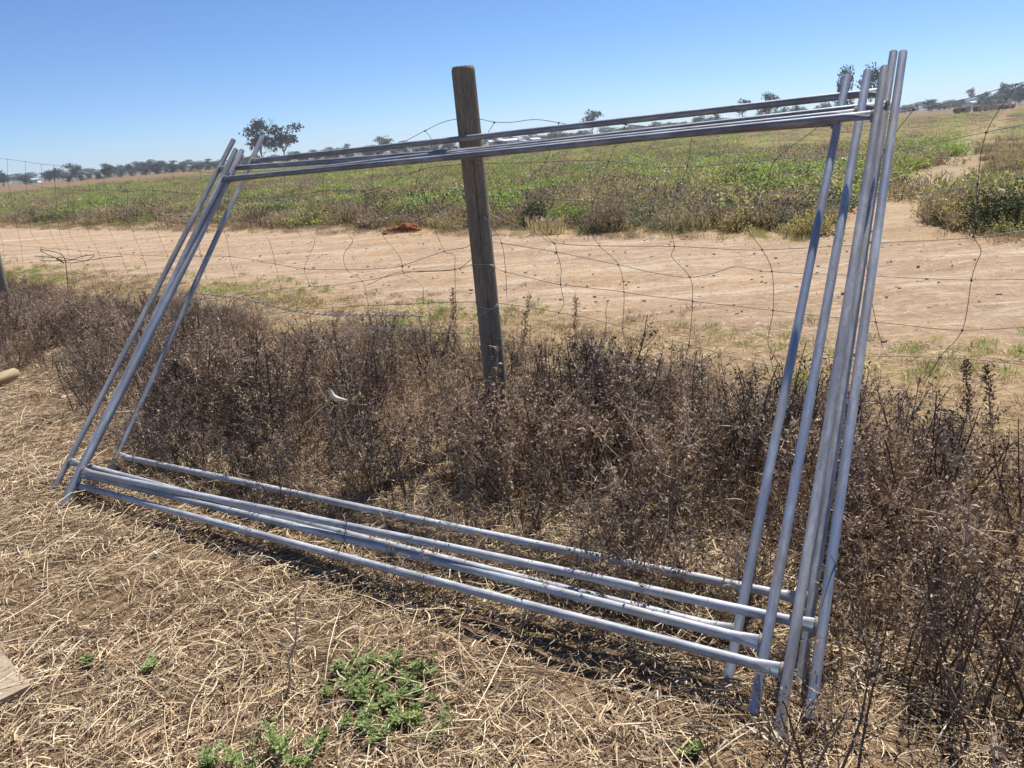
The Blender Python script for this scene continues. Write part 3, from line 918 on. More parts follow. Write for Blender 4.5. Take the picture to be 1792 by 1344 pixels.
while len(pts) < 4200 and n_try < 60000:
    n_try += 1
    d = rs.uniform(-3.6, 2.2); u = rs.uniform(-6.0, 14.0)
    fl = weed_floor(u)
    x, y = xy(d, u)
    nn = fbm(x, y, 0.8, 9.0)
    if d < fl + 0.15 * nn: continue
    if d > 1.0 + 0.5 * nn: continue
    if math.hypot(x, y) < 1.15: continue
    if u > 2.5 and abs(x / y + .655) < .075 and 4.3 < math.hypot(x, y) < 7.3: continue    # clear round the lying timber
    if y > 16: continue
    dens = 0.45
    if u < -2.0 and d < -1.2: dens = 0.30 + 0.3 * nn
    if d - fl < 0.9: dens *= 0.30 + 0.70 * (d - fl) / 0.9
    if d > 0.6: dens *= max(0.0, 1 - (d - 0.6) / 1.0) * 0.9
    if u > 2.2 and d < -0.2: dens *= 0.9
    dens *= 0.75 + 0.8 * max(-.6, nn)
    if u > 6: dens *= 0.85
    if rs.random() > dens: continue
    h = 0.55 + 0.55 * min(1.0, max(0, (d - fl) / 0.9))
    if d > -0.5: h *= max(0.48, 1 - (d + .5) * .33)
    if u > 5 and d > -.3: h *= .9
    h *= rs.uniform(.7, 1.2) * (1 + .35 * nn)
    bare = rs.random() < (0.26 if d - fl > .8 else 0.5)
    if u > 2.0 and d < -0.6: bare = rs.random() < .42
    pts.append((x, y, ground_z(x, y)))
    rots.append((rs.gauss(0, .14), rs.gauss(0, .14), rs.uniform(0, 6.28)))
    s = h * rs.uniform(.9, 1.1)
    scls.append((s, s, s))
    kind = rs.randint(10, 14) if bare else rs.randint(0, 9)
    wood = fbm(x, y, 1.1, 40.0)
    if wood > -.12 and rs.random() < .36: kind = rs.randint(15, 18)
    if u < -2.0 and d < -.9 and rs.random() < .38: kind = rs.randint(15, 18)
    if rs.random() < .16: kind = rs.randint(19, 22)
    idx.append(kind)
for (qx, qy, k) in ((1430, 1268, 0), (1412, 1252, 20), (1450, 1248, 3), (1440, 1285, 21), (1400, 1268, 22), (1425, 1250, 12), (1330, 1290, 20), (1290, 1262, 21), (1352, 1312, 22)):
    q = at_z(qx, qy)                 # litter and weeds round the feet of the right uprights
    pts.append((q.x, q.y, q.z)); rots.append((0, 0, qx * .7)); scls.append((.5, .5, .42)); idx.append(k)
scatter('dead_weeds', pts, rots, scls, idx, DEAD, 'tangled mass of dark brown dead weeds between the steel frames and the track', 'dead weeds')

# ------------------------------------------------------------------ straw litter
def straw_mesh(n, region, seed, lmin, lmax, wmin, wmax, lift, cond=None):
    g = np.random.default_rng(seed)
    P = []
    while len(P) < n:
        d, u = g.uniform(region[0], region[1]), g.uniform(region[2], region[3])
        x, y = xy(d, u)
        if y < 0.35: continue
        if cond and not cond(d, u, x, y, g): continue
        P.append((x, y, ground_z(x, y)))
    P = np.array(P)
    L = g.uniform(0, 1, n) ** 2.2 * (lmax - lmin) + lmin
    W = g.uniform(wmin, wmax, n)
    an = g.uniform(0, 2 * np.pi, n)
    S = 3
    bend = g.normal(0, 0.18, n) * np.clip(1.2 - L * 2.0, .35, 1); el = np.abs(g.normal(0, lift, n))
    dirs = []
    V = np.empty((n, (S + 1) * 2, 3))
    c = P.copy(); c[:, 2] += 0.003 + 0.026 * g.uniform(0, 1, n) ** 1.7
    a = an.copy(); e = el.copy()
    tilt = g.uniform(-0.9, 0.9, n)
    for k in range(S + 1):
        dx, dy = np.cos(a), np.sin(a)
        w = W * (1.0 if k not in (0, S) else 0.55) * .5
        sx, sy, sz = -dy * np.cos(tilt), dx * np.cos(tilt), np.sin(tilt)
        V[:, 2 * k] = c + np.stack([sx, sy, sz], 1) * w[:, None]
        V[:, 2 * k + 1] = c - np.stack([sx, sy, sz], 1) * w[:, None]
        step = (L / S)
        c = c + np.stack([dx * np.cos(e), dy * np.cos(e), np.sin(e)], 1) * step[:, None]
        c[:, 2] = np.maximum(c[:, 2], P[:, 2] + 0.004)
        a = a + bend; e = e - el * 0.55 + g.normal(0, .06, n)
    base = (np.arange(n) * (S + 1) * 2)[:, None]
    F = np.concatenate([base + np.array([2 * k, 2 * k + 1, 2 * k + 3, 2 * k + 2])[None] for k in range(S)], 0)
    return mesh_np('straw', V.reshape(-1, 3), F, MAT['straw'])

def straw_ok(d, u, x, y, g):
    nn = fbm(x, y, 1.3, 4.0) + 0.5 * fbm(x, y, 5, 1.0)
    w = 0.90 + 0.8 * nn
    if d > -1.4: w *= 0.9
    return g.uniform() < w
o = obj('straw_litter', straw_mesh(190000, (-3.5, -0.3, -4.2, 4.8), 3, .008, .12, .0013, .0044, .20, straw_ok))
tag(o, 'pale dry straw and chaff strewn over the ground in front of the frames', 'straw', kind='stuff')
o = obj('straw_litter', straw_mesh(16000, (-3.4, -0.9, -4.2, 4.4), 5, .06, .34, .0014, .0032, .26, straw_ok))
tag(o, 'longer bent straw stalks lying loose over the foreground litter', 'straw', kind='stuff')
o = obj('straw_litter', straw_mesh(42000, (-0.4, 2.6, -5.0, 12.0), 6, .02, .14, .0018, .0042, .3))
tag(o, 'dry grass litter under the dead weeds along the track edge', 'straw', kind='stuff')

# ------------------------------------------------------------------ grass tufts on the verges
def grass_tuft(seed, mats, n=46, h=.12, spread=.07):
    random.seed(seed)
    b = PB()
    for i in range(n):
        an = random.uniform(0, 6.28); r = abs(random.gauss(0, spread))
        p = Vector((math.cos(an) * r, math.sin(an) * r, -.005))
        d = Vector((math.cos(an) * random.uniform(.1, .9), math.sin(an) * random.uniform(.1, .9), 1))
        L = h * random.uniform(.5, 1.2)
        q = p + d.normalized() * L * .6
        b.leaf(p, d, rv(), L, random.uniform(.004, .008), 0 if random.random() < .75 else 1, .1)
        b.leaf(q, d + rv(.5), rv(), L * .6, random.uniform(.003, .006), 0, .1)
    return b.mesh('grass_tuft', mats)
TUFT = [grass_tuft(i, [MAT['f_green'], MAT['straw']]) for i in range(3)] + [grass_tuft(10 + i, [MAT['straw'], MAT['f_yellow']], 40, .10, .09) for i in range(3)] + [grass_tuft(20 + i, [MAT['f_yellow'], MAT['f_green']], 40, .11, .09) for i in range(2)]
pts, rots, scls, idx = [], [], [], []
rs = random.Random(4)
for k in range(9000):
    if k < 4200:
        d = rs.gauss(1.75, .55); u = rs.uniform(-6, 22)
    else:
        d = rs.uniform(7.0, 9.6); u = rs.uniform(-14, 40)
    x, y = xy(d, u)
    nn = fbm(x, y, .7, 2.0)
    if rs.random() > .62 + .9 * nn: continue
    # keep the branch track open
    if d > 6 and abs(br_off(x, y)) < .7: continue
    g2 = fbm(x, y, .45, 7.0)
    if d < 5: ty = rs.randint(0, 2) if g2 > .12 and rs.random() < .8 else rs.randint(3, 5)
    else: ty = rs.randint(6, 7) if (g2 > .0 and x > 0) else rs.randint(3, 5)
    s = rs.uniform(.5, 1.1) * (0.6 if d < 5 else 1.0)
    pts.append((x, y, ground_z(x, y))); rots.append((0, 0, rs.uniform(0, 6.28))); scls.append((s, s, s * rs.uniform(.6, 1.0))); idx.append(ty)
scatter('verge_grass', pts, rots, scls, idx, TUFT, 'short dry and green grass along both edges of the dirt track', 'grass')

# stones and clods on the track
def stone_mesh(seed):
    bm = bmesh.new(); bmesh.ops.create_icosphere(bm, subdivisions=1, radius=1)
    r = random.Random(seed)
    for v in bm.verts:
        v.co *= r.uniform(.65, 1.1); v.co.z *= .6
    me = bpy.data.meshes.new('stone'); bm.to_mesh(me); bm.free(); me.materials.append(MAT['stone'])
    return me
pts, rots, scls, idx = [], [], [], []
for k in range(6000):
    d = rs.uniform(1.8, 8.2); u = rs.uniform(-8, 16)
    x, y = xy(d, u)
    s = .004 + .02 * rs.random() ** 6
    pts.append((x, y, ground_z(x, y) + s * .2)); rots.append((0, 0, rs.uniform(0, 6.28))); scls.append((s * rs.uniform(.8, 1.5), s, s)); idx.append(rs.randint(0, 3))
scatter('track_gravel', pts, rots, scls, idx, [stone_mesh(i) for i in range(4)], 'small stones and clods scattered over the pale dirt track', 'gravel')

# ------------------------------------------------------------------ field weeds beyond the track
def field_clump(seed, mat, h=.55, w=.45, leaves=430, lw=(.04, .095), stemmy=.3):
    random.seed(seed)
    b = PB()
    ns = 12
    per = leaves // ns
    for s in range(ns):
        an = random.uniform(0, 6.28); r = w * math.sqrt(random.random())
        p = Vector((math.cos(an) * r, math.sin(an) * r, -.03))
        L = h * random.uniform(.55, 1.15) * (1 - .35 * r / w)
        pts = curve_pts(p, Vector((math.cos(an) * .25, math.sin(an) * .25, 1)) + rv(.15), L, 5, .12)
        b.stem(pts, .005, .002, 1)
        for q in range(per):
            f = random.random() ** .7
            i = min(4, int(f * 5)); lp = pts[i].lerp(pts[i + 1], random.random()) + rv(.05)
            ll = random.uniform(*lw) * (1.1 - .4 * f)
            b.leaf(lp, rv() + Vector((0, 0, .35)), rv(.45) + Vector((.25, .35, 1.1)), ll, ll * random.uniform(.35, .7), 0, .3)
    return b.mesh('field_plant', [MAT[mat], MAT['f_brown']])
FIELD = [field_clump(1, 'f_green'), field_clump(2, 'f_green', .62), field_clump(3, 'f_green', .5, .5),
         field_clump(4, 'f_yellow'), field_clump(5, 'f_yellow', .5), field_clump(6, 'f_brown', .5), field_clump(7, 'f_brown', .6, .4, 480, (.03, .06)),
         field_clump(8, 'f_dark', .55), field_clump(9, 'f_grey', .5, .45), field_clump(10, 'f_yellow', .28, .5, 380, (.03, .07)), field_clump(11, 'f_brown', .25, .5, 380, (.025, .05))]
def field_grass(seed, mats, h=.5, w=.4, n=210):
    random.seed(seed)
    b = PB()
    for i in range(n):
        an = random.uniform(0, 6.28); r = w * math.sqrt(random.random())
        p = Vector((math.cos(an) * r, math.sin(an) * r, -.02))
        d = Vector((random.gauss(0, .3), random.gauss(0, .3), 1)); L = h * random.uniform(.4, 1.1)
        b.leaf(p, d, rv(), L, random.uniform(.012, .022), 0 if random.random() < .7 else 1, .1)
        b.leaf(p + d.normalized() * L * .75, d + rv(.7), rv(.4) + Vector((.2, .3, 1)), L * .4, random.uniform(.012, .026), 1, .1)
    return b.mesh('field_grass', [MAT[m] for m in mats])
FIELD += [field_grass(60, ('f_green', 'f_yellow')), field_grass(61, ('f_yellow', 'f_brown'), .45), field_grass(62, ('straw', 'f_brown'), .42), field_grass(63, ('f_green', 'f_green'), .5)]
pts, rots, scls, idx = [], [], [], []
rs = random.Random(77)
def in_branch(x, y, m=0.0):
    return abs(br_off(x, y)) < 0.9 + m + .3 * fbm(x, y, .5, 1)
def add_field(n, r0, r1, keep):
    for k in range(n):
        r_ = r0 * (r1 / r0) ** rs.random(); a_ = R(rs.uniform(-44, 47))
        x, y = r_ * math.sin(a_), r_ * math.cos(a_)
        d, u = du(x, y)
        sc = .8 + max(0, r_ - 14) * .010
        if x < y * .30 and r_ > 125 + 30 * fbm(x, y, .02, 3.0): continue
        along = (x - BR_P.x) * BR_D.x + (y - BR_P.y) * BR_D.y
        if in_branch(x, y, -.35 * min(1, max(0, along - 8) / 8)) and rs.random() < (.99 if along < 16 else .85): continue
        nn = fbm(x, y, .22, 5.0); n2 = fbm(x, y, .6, 15.0); n3 = fbm(x, y, .09, 25.0)
        edge = 8.0 + .8 * fbm(x, y, .5, 31)
        right = br_off(x, y) < 0      # right of the branch track
        if d < edge: continue
        if not right and x > y * .40 and d < edge + 2.0 and rs.random() < .7: continue
        if x > y * .30 and math.hypot(x, y) > 38 + 4 * nn:
            if rs.random() < .55: continue
            pts.append((x, y, ground_z(x, y))); rots.append((0, 0, rs.uniform(0, 6.28))); q = sc * rs.uniform(.35, .6)
            scls.append((q * 1.6, q * 1.6, q * .8)); idx.append(rs.choice((10, 10, 9, 4, 5, 0))); continue
        if keep < 1 and rs.random() > keep: continue
        r = rs.random()
        near = d - edge
        if right:
            if near < 4.5:
                ty = rs.choice((3, 4, 9, 0, 3, 9, 11)) if n2 < .25 else rs.choice((0, 3, 2))
            else:
                if rs.random() < .45: continue
                ty = rs.choice((5, 10, 10, 9, 4, 3))
        elif near < 2.4 and x > 1.0 and n2 < .3: ty = rs.choice((9, 9, 9, 3, 3, 8))
        elif near < 1.0: ty = rs.choice((10, 10, 9, 6, 5, 9, 5)) if r < .8 else rs.choice((0, 3, 7))
        elif near < 5 and n2 > .12: ty = rs.choice((6, 5, 6, 7)) if nn > 0 else rs.choice((7, 0, 1, 8))
        elif nn > .18: ty = rs.choice((3, 4, 5, 3, 6))
        elif nn < -.2: ty = rs.choice((0, 1, 2, 8))
        else: ty = rs.choice((0, 1, 3, 5, 1, 2, 6, 0, 7))
        if n3 < -.25 and rs.random() < .5: ty = rs.choice((5, 6, 4))
        if rs.random() < .30 and ty not in (7, 8): ty = rs.choice((11, 14, 11, 12)) if ty in (0, 1, 2) else rs.choice((12, 13, 12))
        s = sc * rs.uniform(.55, 1.3) * (1 + .4 * n2)
        if near < 1.0: s *= .72 + .28 * near
        if right and near > 4.5: s *= .6
        pts.append((x, y, ground_z(x, y))); rots.append((rs.gauss(0, .08), rs.gauss(0, .08), rs.uniform(0, 6.28)))
        scls.append((s * 1.15, s * 1.15, min(s, .95) * rs.uniform(.75, 1.1))); idx.append(ty)
add_field(23000, 8.5, 175, 1)
scatter('field_weeds', pts, rots, scls, idx, FIELD, 'green, yellow and brown weeds covering the field beyond the track', 'field weeds')

# ------------------------------------------------------------------ single shrubs at the field edge
def shrub(px, py, wpx, hpx, mat, label, seed, brown=False):
    p = at_z(px, py)
    depth = (p - CAM).dot(FWD)
    w = wpx / FPX * depth / 2; h = hpx / FPX * depth
    root = empty('shrub', p)
    tag(root, label, 'shrub', 'shrubs at the field edge')
    random.seed(seed)
    b = PB(); st = PB()
    n = 1500
    for s in range(14):
        an = random.uniform(0, 6.28)
        pts_ = curve_pts(Vector((random.gauss(0, w * .12), random.gauss(0, w * .12), -.03)), Vector((math.cos(an) * .7 * w / h, math.sin(an) * .7 * w / h, 1)), h * random.uniform(.7, 1.0), 5, .12)
        st.stem(pts_, .008, .003, 0, 4)
    for i in range(n):
        v = rv().normalized() * random.random() ** .28
        q = Vector((v.x * w, v.y * w, h * .5 + v.z * h * .5))
        if q.z < .02: continue
        lump = 1 + .55 * noise.noise(Vector((v.x * 2.6, v.y * 2.6, v.z * 2.6 + seed * 3.7)))
        q = Vector((q.x * lump, q.y * lump, q.z * lump))
        b.leaf(q, rv() + v, rv() + v, random.uniform(.02, .05), random.uniform(.012, .028), 0, .3)
    o1 = obj('stem', st.mesh('stem', [MAT['f_brown']]), root)
    o2 = obj('foliage', b.mesh('foliage', [MAT[mat]]), root)
shrub(1732, 404, 80, 66, 'f_dark', 'dark green rounded shrub beside the branch track, right of the frames', 1)
shrub(1800, 402, 90, 86, 'f_dark', 'dark green shrub cut off by the right edge of the picture', 2)
shrub(1070, 402, 66, 62, 'f_brown', 'round brown half-dead shrub at the far edge of the track', 3)
shrub(940, 396, 50, 44, 'f_dark', 'small dark green shrub at the track edge just right of the post', 4)
shrub(992, 396, 74, 36, 'f_green', 'low bright green shrub between the post and the brown shrub', 5)
shrub(489, 392, 58, 36, 'f_dark', 'low dark green shrub at the field edge right of the left uprights', 6)
shrub(665, 385, 60, 40, 'f_dark', 'dark green shrub behind the red clay heap', 7)
shrub(1292, 352, 70, 60, 'f_dark', 'dark shrub behind the yellow grass left of the right uprights', 8)
shrub(1180, 372, 34, 30, 'f_dark', 'small dark shrub above the yellow verge in the centre right', 9)

# ------------------------------------------------------------------ red clay heap
def clay_heap():
    p = at_z(708, 406); dep = (p - CAM).dot(FWD)
    k = dep / FPX
    root = empty('clay_heap', p)
    tag(root, 'small heap of red clay clods at the far edge of the track', 'clay heap')
    r = random.Random(3)
    lumps = [(-14, 5, 12), (2, 9, 15), (16, 7, 12), (-26, 3, 8), (8, 4, 10), (-6, 3, 9), (24, 2, 7), (-34, 2, 6), (4, 15, 8)]
    for dx, dz, s in lumps:
        bm = bmesh.new(); bmesh.ops.create_icosphere(bm, subdivisions=3, radius=s * k * .75)
        sd = r.uniform(0, 50)
        for v in bm.verts:
            q = v.co.normalized()
            v.co *= 1 + .35 * noise.noise(q * 1.8 + Vector((sd, 0, 0))) + .14 * noise.noise(q * 6 + Vector((0, sd, 0)))
            v.co.z *= .8
        me = bpy.data.meshes.new('clod'); bm.to_mesh(me); bm.free(); me.materials.append(MAT['red_soil'])
        o = obj('clod', me, root); o.location = (dx * k, r.uniform(-6, 10) * k, dz * k * .8)
clay_heap()

# ------------------------------------------------------------------ foreground green weeds
def green_weed(p, size, seed, label, group, tall=False):
    random.seed(seed)
    root = empty('green_weed', p)
    tag(root, label, 'weed', group)
    b, st = PB(), PB()
    for s in range(random.randint(3, 5)):
        an = random.uniform(0, 6.28)
        d = Vector((math.cos(an), math.sin(an), random.uniform(.9, 2.2) if tall else random.uniform(.3, .9)))
        pts_ = curve_pts(Vector((0, 0, 0)), d, size * random.uniform(.6, 1.0), 5, .15)
        st.stem(pts_, .0018, .001, 0, 4)
        for i in range(1, 6):
            for q in range(random.randint(3, 5)):
                a2 = random.uniform(0, 6.28)
                ld = Vector((math.cos(a2), math.sin(a2), random.uniform(.1, .7)))
                L = random.uniform(.006, .021) * (1.15 if i < 4 else .8)
                base = pts_[i]
                # lobed leaf: three blades
                for sp in (-.55, 0, .55):
                    c, s_ = math.cos(sp), math.sin(sp)
                    dd = Vector((ld.x * c - ld.y * s_, ld.x * s_ + ld.y * c, ld.z))
                    b.leaf(base + ld * .004, dd, Vector((0, 0, 1)) + rv(.35), L * (1 if sp == 0 else .8), L * .55, 0, .25)
    obj('stem', st.mesh('stem', [MAT['green']]), root)
    obj('foliage', b.mesh('foliage', [MAT['green']]), root)
gl = [(604,1172),(625,1165),(650,1160),(668,1153),(690,1150),(612,1195),(640,1190),(662,1185),(688,1180),(706,1172),(630,1215),(655,1222),(680,1228),(640,1240),(715,1195),(735,1188),(750,1178),(700,1225),(720,1240),(705,1255),(735,1262),(745,1285),(640,1272),(665,1282),(760,1225),(690,1212),(612,1262),(770,1262),(672,1203),(648,1256),(728,1212)]
rg = random.Random(9)
for i, (x, y) in enumerate(gl):
    green_weed(at_z(x + rg.uniform(-4, 4), y + 10), rg.uniform(.035, .075), 500 + i, 'small bright green weed in the patch in front of the lowest rail', 'green weeds in the patch', i % 2 == 0)
for i, (x, y, s, lb) in enumerate([(420,1335,.085,'green leafy weed at the bottom edge, left one of the tall clump'),(492,1325,.11,'tallest green leafy weed at the bottom edge left of centre'),(540,1345,.08,'green leafy weed at the bottom edge, right of the tallest one'),(450,1352,.09,'green leafy weed half below the bottom edge beneath the tall clump'),(368,1345,.06,'small green weed at the bottom edge next to the left corner'),(556,1308,.05,'small lone green weed between the bottom clump and the patch'),(266,1168,.05,'tiny round green weed alone in the straw at lower left'),(160,1160,.035,'tiniest pale green sprout in the straw near the left corner'),(575,1220,.04,'little green sprout just left of the green patch'),(1210,1322,.05,'low green weed in the straw below the right uprights')]):
    green_weed(at_z(x, y), s, 700 + i, lb, 'green weeds in the straw', True)

# ------------------------------------------------------------------ dead single stalks
def stalk(px, base_y, top_y, label, seed, lean_px=0, dark=True, bare=False):
    p = at_z(px, base_y)
    t = at_plane(px + lean_px, top_y, p, Vector((0, 1, 0)))
    v = t - p; L = v.length
    root = empty('dead_stalk', p)
    tag(root, label, 'dead stalk', 'dead stalks standing above the weeds')
    random.seed(seed)
    st, b = PB(), PB()
    pts_ = [Vector((0, 0, -.02)) + v * (i / 8) + rv(.006) for i in range(9)]
    st.stem(pts_, .0042, .0016, 0, 5)
    for q in range(5 if not bare else 3):
        i = random.randint(3, 7)
        tw = curve_pts(pts_[i], rv(.7) + Vector((0, 0, 1)), random.uniform(.05, .12), 3, .15)
        st.stem(tw, .0016, .0008, 0)
    if not bare:
        for q in range(260):
            f = random.uniform(.35, 1.02); i = min(7, int(f * 8)) if f < 1 else 7
            lp = pts_[i].lerp(pts_[i + 1], random.random()) + rv(.013 * (1.3 - f * .6))
            b.leaf(lp, rv() + Vector((0, 0, .7)), rv(), random.uniform(.010, .022), random.uniform(.006, .012), 0, .4)
    obj('stem', st.mesh('stem', [MAT['dead_stem']]), root)
    if not bare: obj('seed_head', b.mesh('seed_head', [MAT['dead_leaf']]), root)
stalk(797, 640, 502, 'dead dark stalk standing just left of the timber post against the track', 1, -6)
stalk(1012, 640, 514, 'dead dark stalk with drooping tip right of the post against the track', 2, -4)
stalk(905, 660, 512, 'spreading dead stalk touching the right side of the timber post', 3, 22)
stalk(935, 830, 700, 'dense dark dead stalk in front of and right of the post foot', 4, 2)
stalk(1190, 790, 612, 'dark dead stalk rising from the weeds left of the right uprights', 5, 6)
stalk(1740, 800, 632, 'dark dead stalk at the weed edge near the right border', 6, -12)
stalk(1700, 780, 620, 'dark dead stalk left of the one near the right border', 7, -8)
stalk(495, 1222, 1010, 'leaning bare stick in the straw of the lower left foreground', 8, 34, bare=True)
stalk(1058, 600, 520, 'thin dead stalk with bent tip against the pale track', 9, 6, bare=True)
stalk(1300, 1090, 930, 'dark leafy dead stalk beside the leftmost right-hand upright', 10, 20)
stalk(1478, 1160, 1000, 'dead leafy stalk leaning on the rightmost upright', 11, -28)
stalk(1660, 1230, 1020, 'bare dark stalk standing among weeds in the lower right', 12, 46, bare=True)
stalk(1640, 1100, 930, 'dark leafy dead stalk in the weeds of the lower right', 13, 10)
stalk(880, 900, 770, 'dark dead stalk behind the bottom rails below the post', 14, 10)

# ------------------------------------------------------------------ small lying things
def husk(px, z, label, pts2, w, seed):
    c = at_z(px[0], px[1], z)
    r = random.Random(seed)
    V, F = [], []
    n = len(pts2)
    k = (c - CAM).dot(FWD) / FPX
    for i, (dx, dy) in enumerate(pts2):
        p = RT * dx * k - UPV * dy * k
        q = pts2[min(i + 1, n - 1)]; q0 = pts2[max(i - 1, 0)]
        t = (RT * (q[0] - q0[0]) - UPV * (q[1] - q0[1])).normalized()
        s = t.cross(FWD).normalized()
        ww = w * k * (math.sin(math.pi * min(1, (i + .35) / (n - .3))) + .12)
        for m in (-1, -.5, 0, .5, 1):
            V.append(p + s * ww * m + FWD * (m * m) * ww * .8)
        for m in (-1, -.5, 0, .5, 1):
            V.append(p + s * ww * m + FWD * ((m * m) * ww * .8 + .0015))
    for i in range(n - 1):
        for m in range(4):
            a = i * 10 + m; b = a + 10
            F += [(a, a + 1, b + 1, b), (a + 5, b + 5, b + 6, a + 6)]
    me = mesh_py('dry_husk', V, F, MAT['husk'], smooth=True)
    o = obj('dry_husk', me); o.location = c
    tag(o, label, 'dry husk', 'pale dry husks')
husk((585, 690), .44, 'curled cream dry husk lying on the weeds left of the post', [(-9, -11), (-7, -5), (-3, 3), (2, 7), (8, 8), (24, 11)], 4.2, 1)
husk((1432, 700), .24, 'pale torn dry husk caught in weeds between two right uprights', [(-4, -14), (-2, -6), (2, 2), (5, 12)], 5, 2)
husk((1430, 730), .22, 'cream dry husk just below the torn one between the right uprights', [(-14, 14), (-6, 8), (4, 8), (14, 12)], 6, 3)
husk((268, 970), .02, 'tiny pale husk on the ground below the left end of the lowest rail', [(-4, 0), (0, -2), (5, 1), (8, 3)], 4, 4)

def log():
    a = at_z(-60, 690, .05); b = at_z(27, 652, .06)
    v = b - a
    V, F = [], []
    S, N = 16, 10
    for i in range(N + 1):
        for s in range(S):
            an = 2 * math.pi * s / S
            r = .044 * (1 + .22 * noise.noise(Vector((math.cos(an), math.sin(an), i * .6))))
            if i == N: r *= .86
            V.append((math.cos(an) * r, math.sin(an) * r, v.length * i / N))
    for i in range(N):
        for s in range(S):
            s2 = (s + 1) % S
            F.append((i * S + s, i * S + s2, (i + 1) * S + s2, (i + 1) * S + s))
    F.append(tuple(range(S - 1, -1, -1))); F.append(tuple(N * S + s for s in range(S)))
    o = obj('timber_log', mesh_py('timber_log', V, F, MAT['log'], smooth=True))
    o.matrix_world = axis_matrix(a, b, Vector((0, 0, 1)))
    tag(o, 'end of a yellowish round timber lying in the weeds at the left edge', 'timber')
log()

def board():
    c0 = at_z(0, 1146); c1 = at_z(75, 1232)
    e = (c1 - c0).normalized(); nrm = Vector((-e.y, e.x, 0))
    if nrm.x > 0: nrm = -nrm
    V, F = [], []
    nx_, ny_ = 14, 6
    for zz in (0.005, 0.032):
        for j in range(ny_ + 1):
            for i in range(nx_ + 1):
                p = c0 - e * .5 + e * (.5 + (c1 - c0).length * .8) * (i / nx_) + nrm * (.15 * j / ny_)
                p.z = zz + (.003 * noise.noise(p * 9) if zz > .01 else 0)
                V.append(p - c0)
    m = (nx_ + 1) * (ny_ + 1)
    for j in range(ny_):
        for i in range(nx_):
            a = j * (nx_ + 1) + i
            F.append((m + a, m + a + 1, m + a + nx_ + 2, m + a + nx_ + 1)); F.append((a, a + nx_ + 1, a + nx_ + 2, a + 1))
    for i in range(nx_):
        F.append((i, i + 1, m + i + 1, m + i)); a = ny_ * (nx_ + 1) + i; F.append((a, m + a, m + a + 1, a + 1))
    for j in range(ny_):
        a = j * (nx_ + 1); F.append((a, m + a, m + a + nx_ + 1, a + nx_ + 1)); a += nx_; F.append((a, a + nx_ + 1, m + a + nx_ + 1, m + a))
    me = mesh_py('timber_board', V, F, MAT['board'])
    bm = bmesh.new(); bm.from_mesh(me); bmesh.ops.recalc_face_normals(bm, faces=bm.faces); bm.to_mesh(me); bm.free()
    o = obj('timber_board', me); o.location = c0
    tag(o, 'bleached timber board half under straw in the lower left corner', 'timber board')
board()

# ------------------------------------------------------------------ far trees
def make_tree(seed, leafmat, h=10.0, w=8.0, clear=.3, blobs=9, leaves=620, bare=0):
    random.seed(seed)
    tr, cr = PB(), PB()
    lean = Vector((random.uniform(-.08, .08), random.uniform(-.08, .08), 1))
    trunk = curve_pts(Vector((0, 0, -.3)), lean, h * .62, 6, .05)
    tr.stem(trunk, .03 * h * .6, .012 * h * .6, 0, 6)
    cen = []
    for k in range(blobs):
        an = 6.28 * k / blobs + random.uniform(-.5, .5)
        rr = w * .5 * random.uniform(.15, .72)
        z = h * (clear + (1 - clear) * random.uniform(.25, .9) - .16 * (rr / (w * .5)))
        c = Vector((math.cos(an) * rr, math.sin(an) * rr, z))
        cen.append((c, w * random.uniform(.17, .27), h * (1 - clear) * random.uniform(.13, .24)))
        i = random.randint(2, 5)
        mid = trunk[i].lerp(c, .55) + Vector((0, 0, -.05 * h))
        tr.stem([trunk[i], mid, c], .012 * h * .6, .004 * h * .6, 0, 4)
    for k in range(bare):
        an = random.uniform(0, 6.28)
        p = trunk[random.randint(3, 6)]
        q = curve_pts(p, Vector((math.cos(an) * .7, math.sin(an) * .7, 1)), h * random.uniform(.3, .58), 5, .18)
        tr.stem(q, .05, .015, 0, 4)
        for t in range(4):
            i = random.randint(2, 4)
            tr.stem(curve_pts(q[i], rv() + Vector((0, 0, .8)), h * .12, 3, .2), .022, .008, 0, 3)
    per = leaves // len(cen)
    for c, rx, rz in cen:
        for q in range(per):
            v = rv().normalized() * random.random() ** .45
            p = c + Vector((v.x * rx, v.y * rx, v.z * rz))
            L = random.uniform(.35, .8) * h / 10
            cr.leaf(p, rv() + Vector((0, 0, -.2)), rv() + Vector((0, 0, .4)), L, L * random.uniform(.45, .8), 0, .2)
    top = max(v.z for v in cr.V)
    rad = sorted(math.hypot(v.x, v.y) for v in cr.V)[int(len(cr.V) * .97)]
    kx, kz = (w / 2) / rad, h / top
    for b in (tr, cr):
        b.V = [Vector((v.x * kx, v.y * kx, v.z * kz)) for v in b.V]
    return tr.mesh('trunk', [MAT['bark']]), cr.mesh('crown', [MAT[leafmat]])

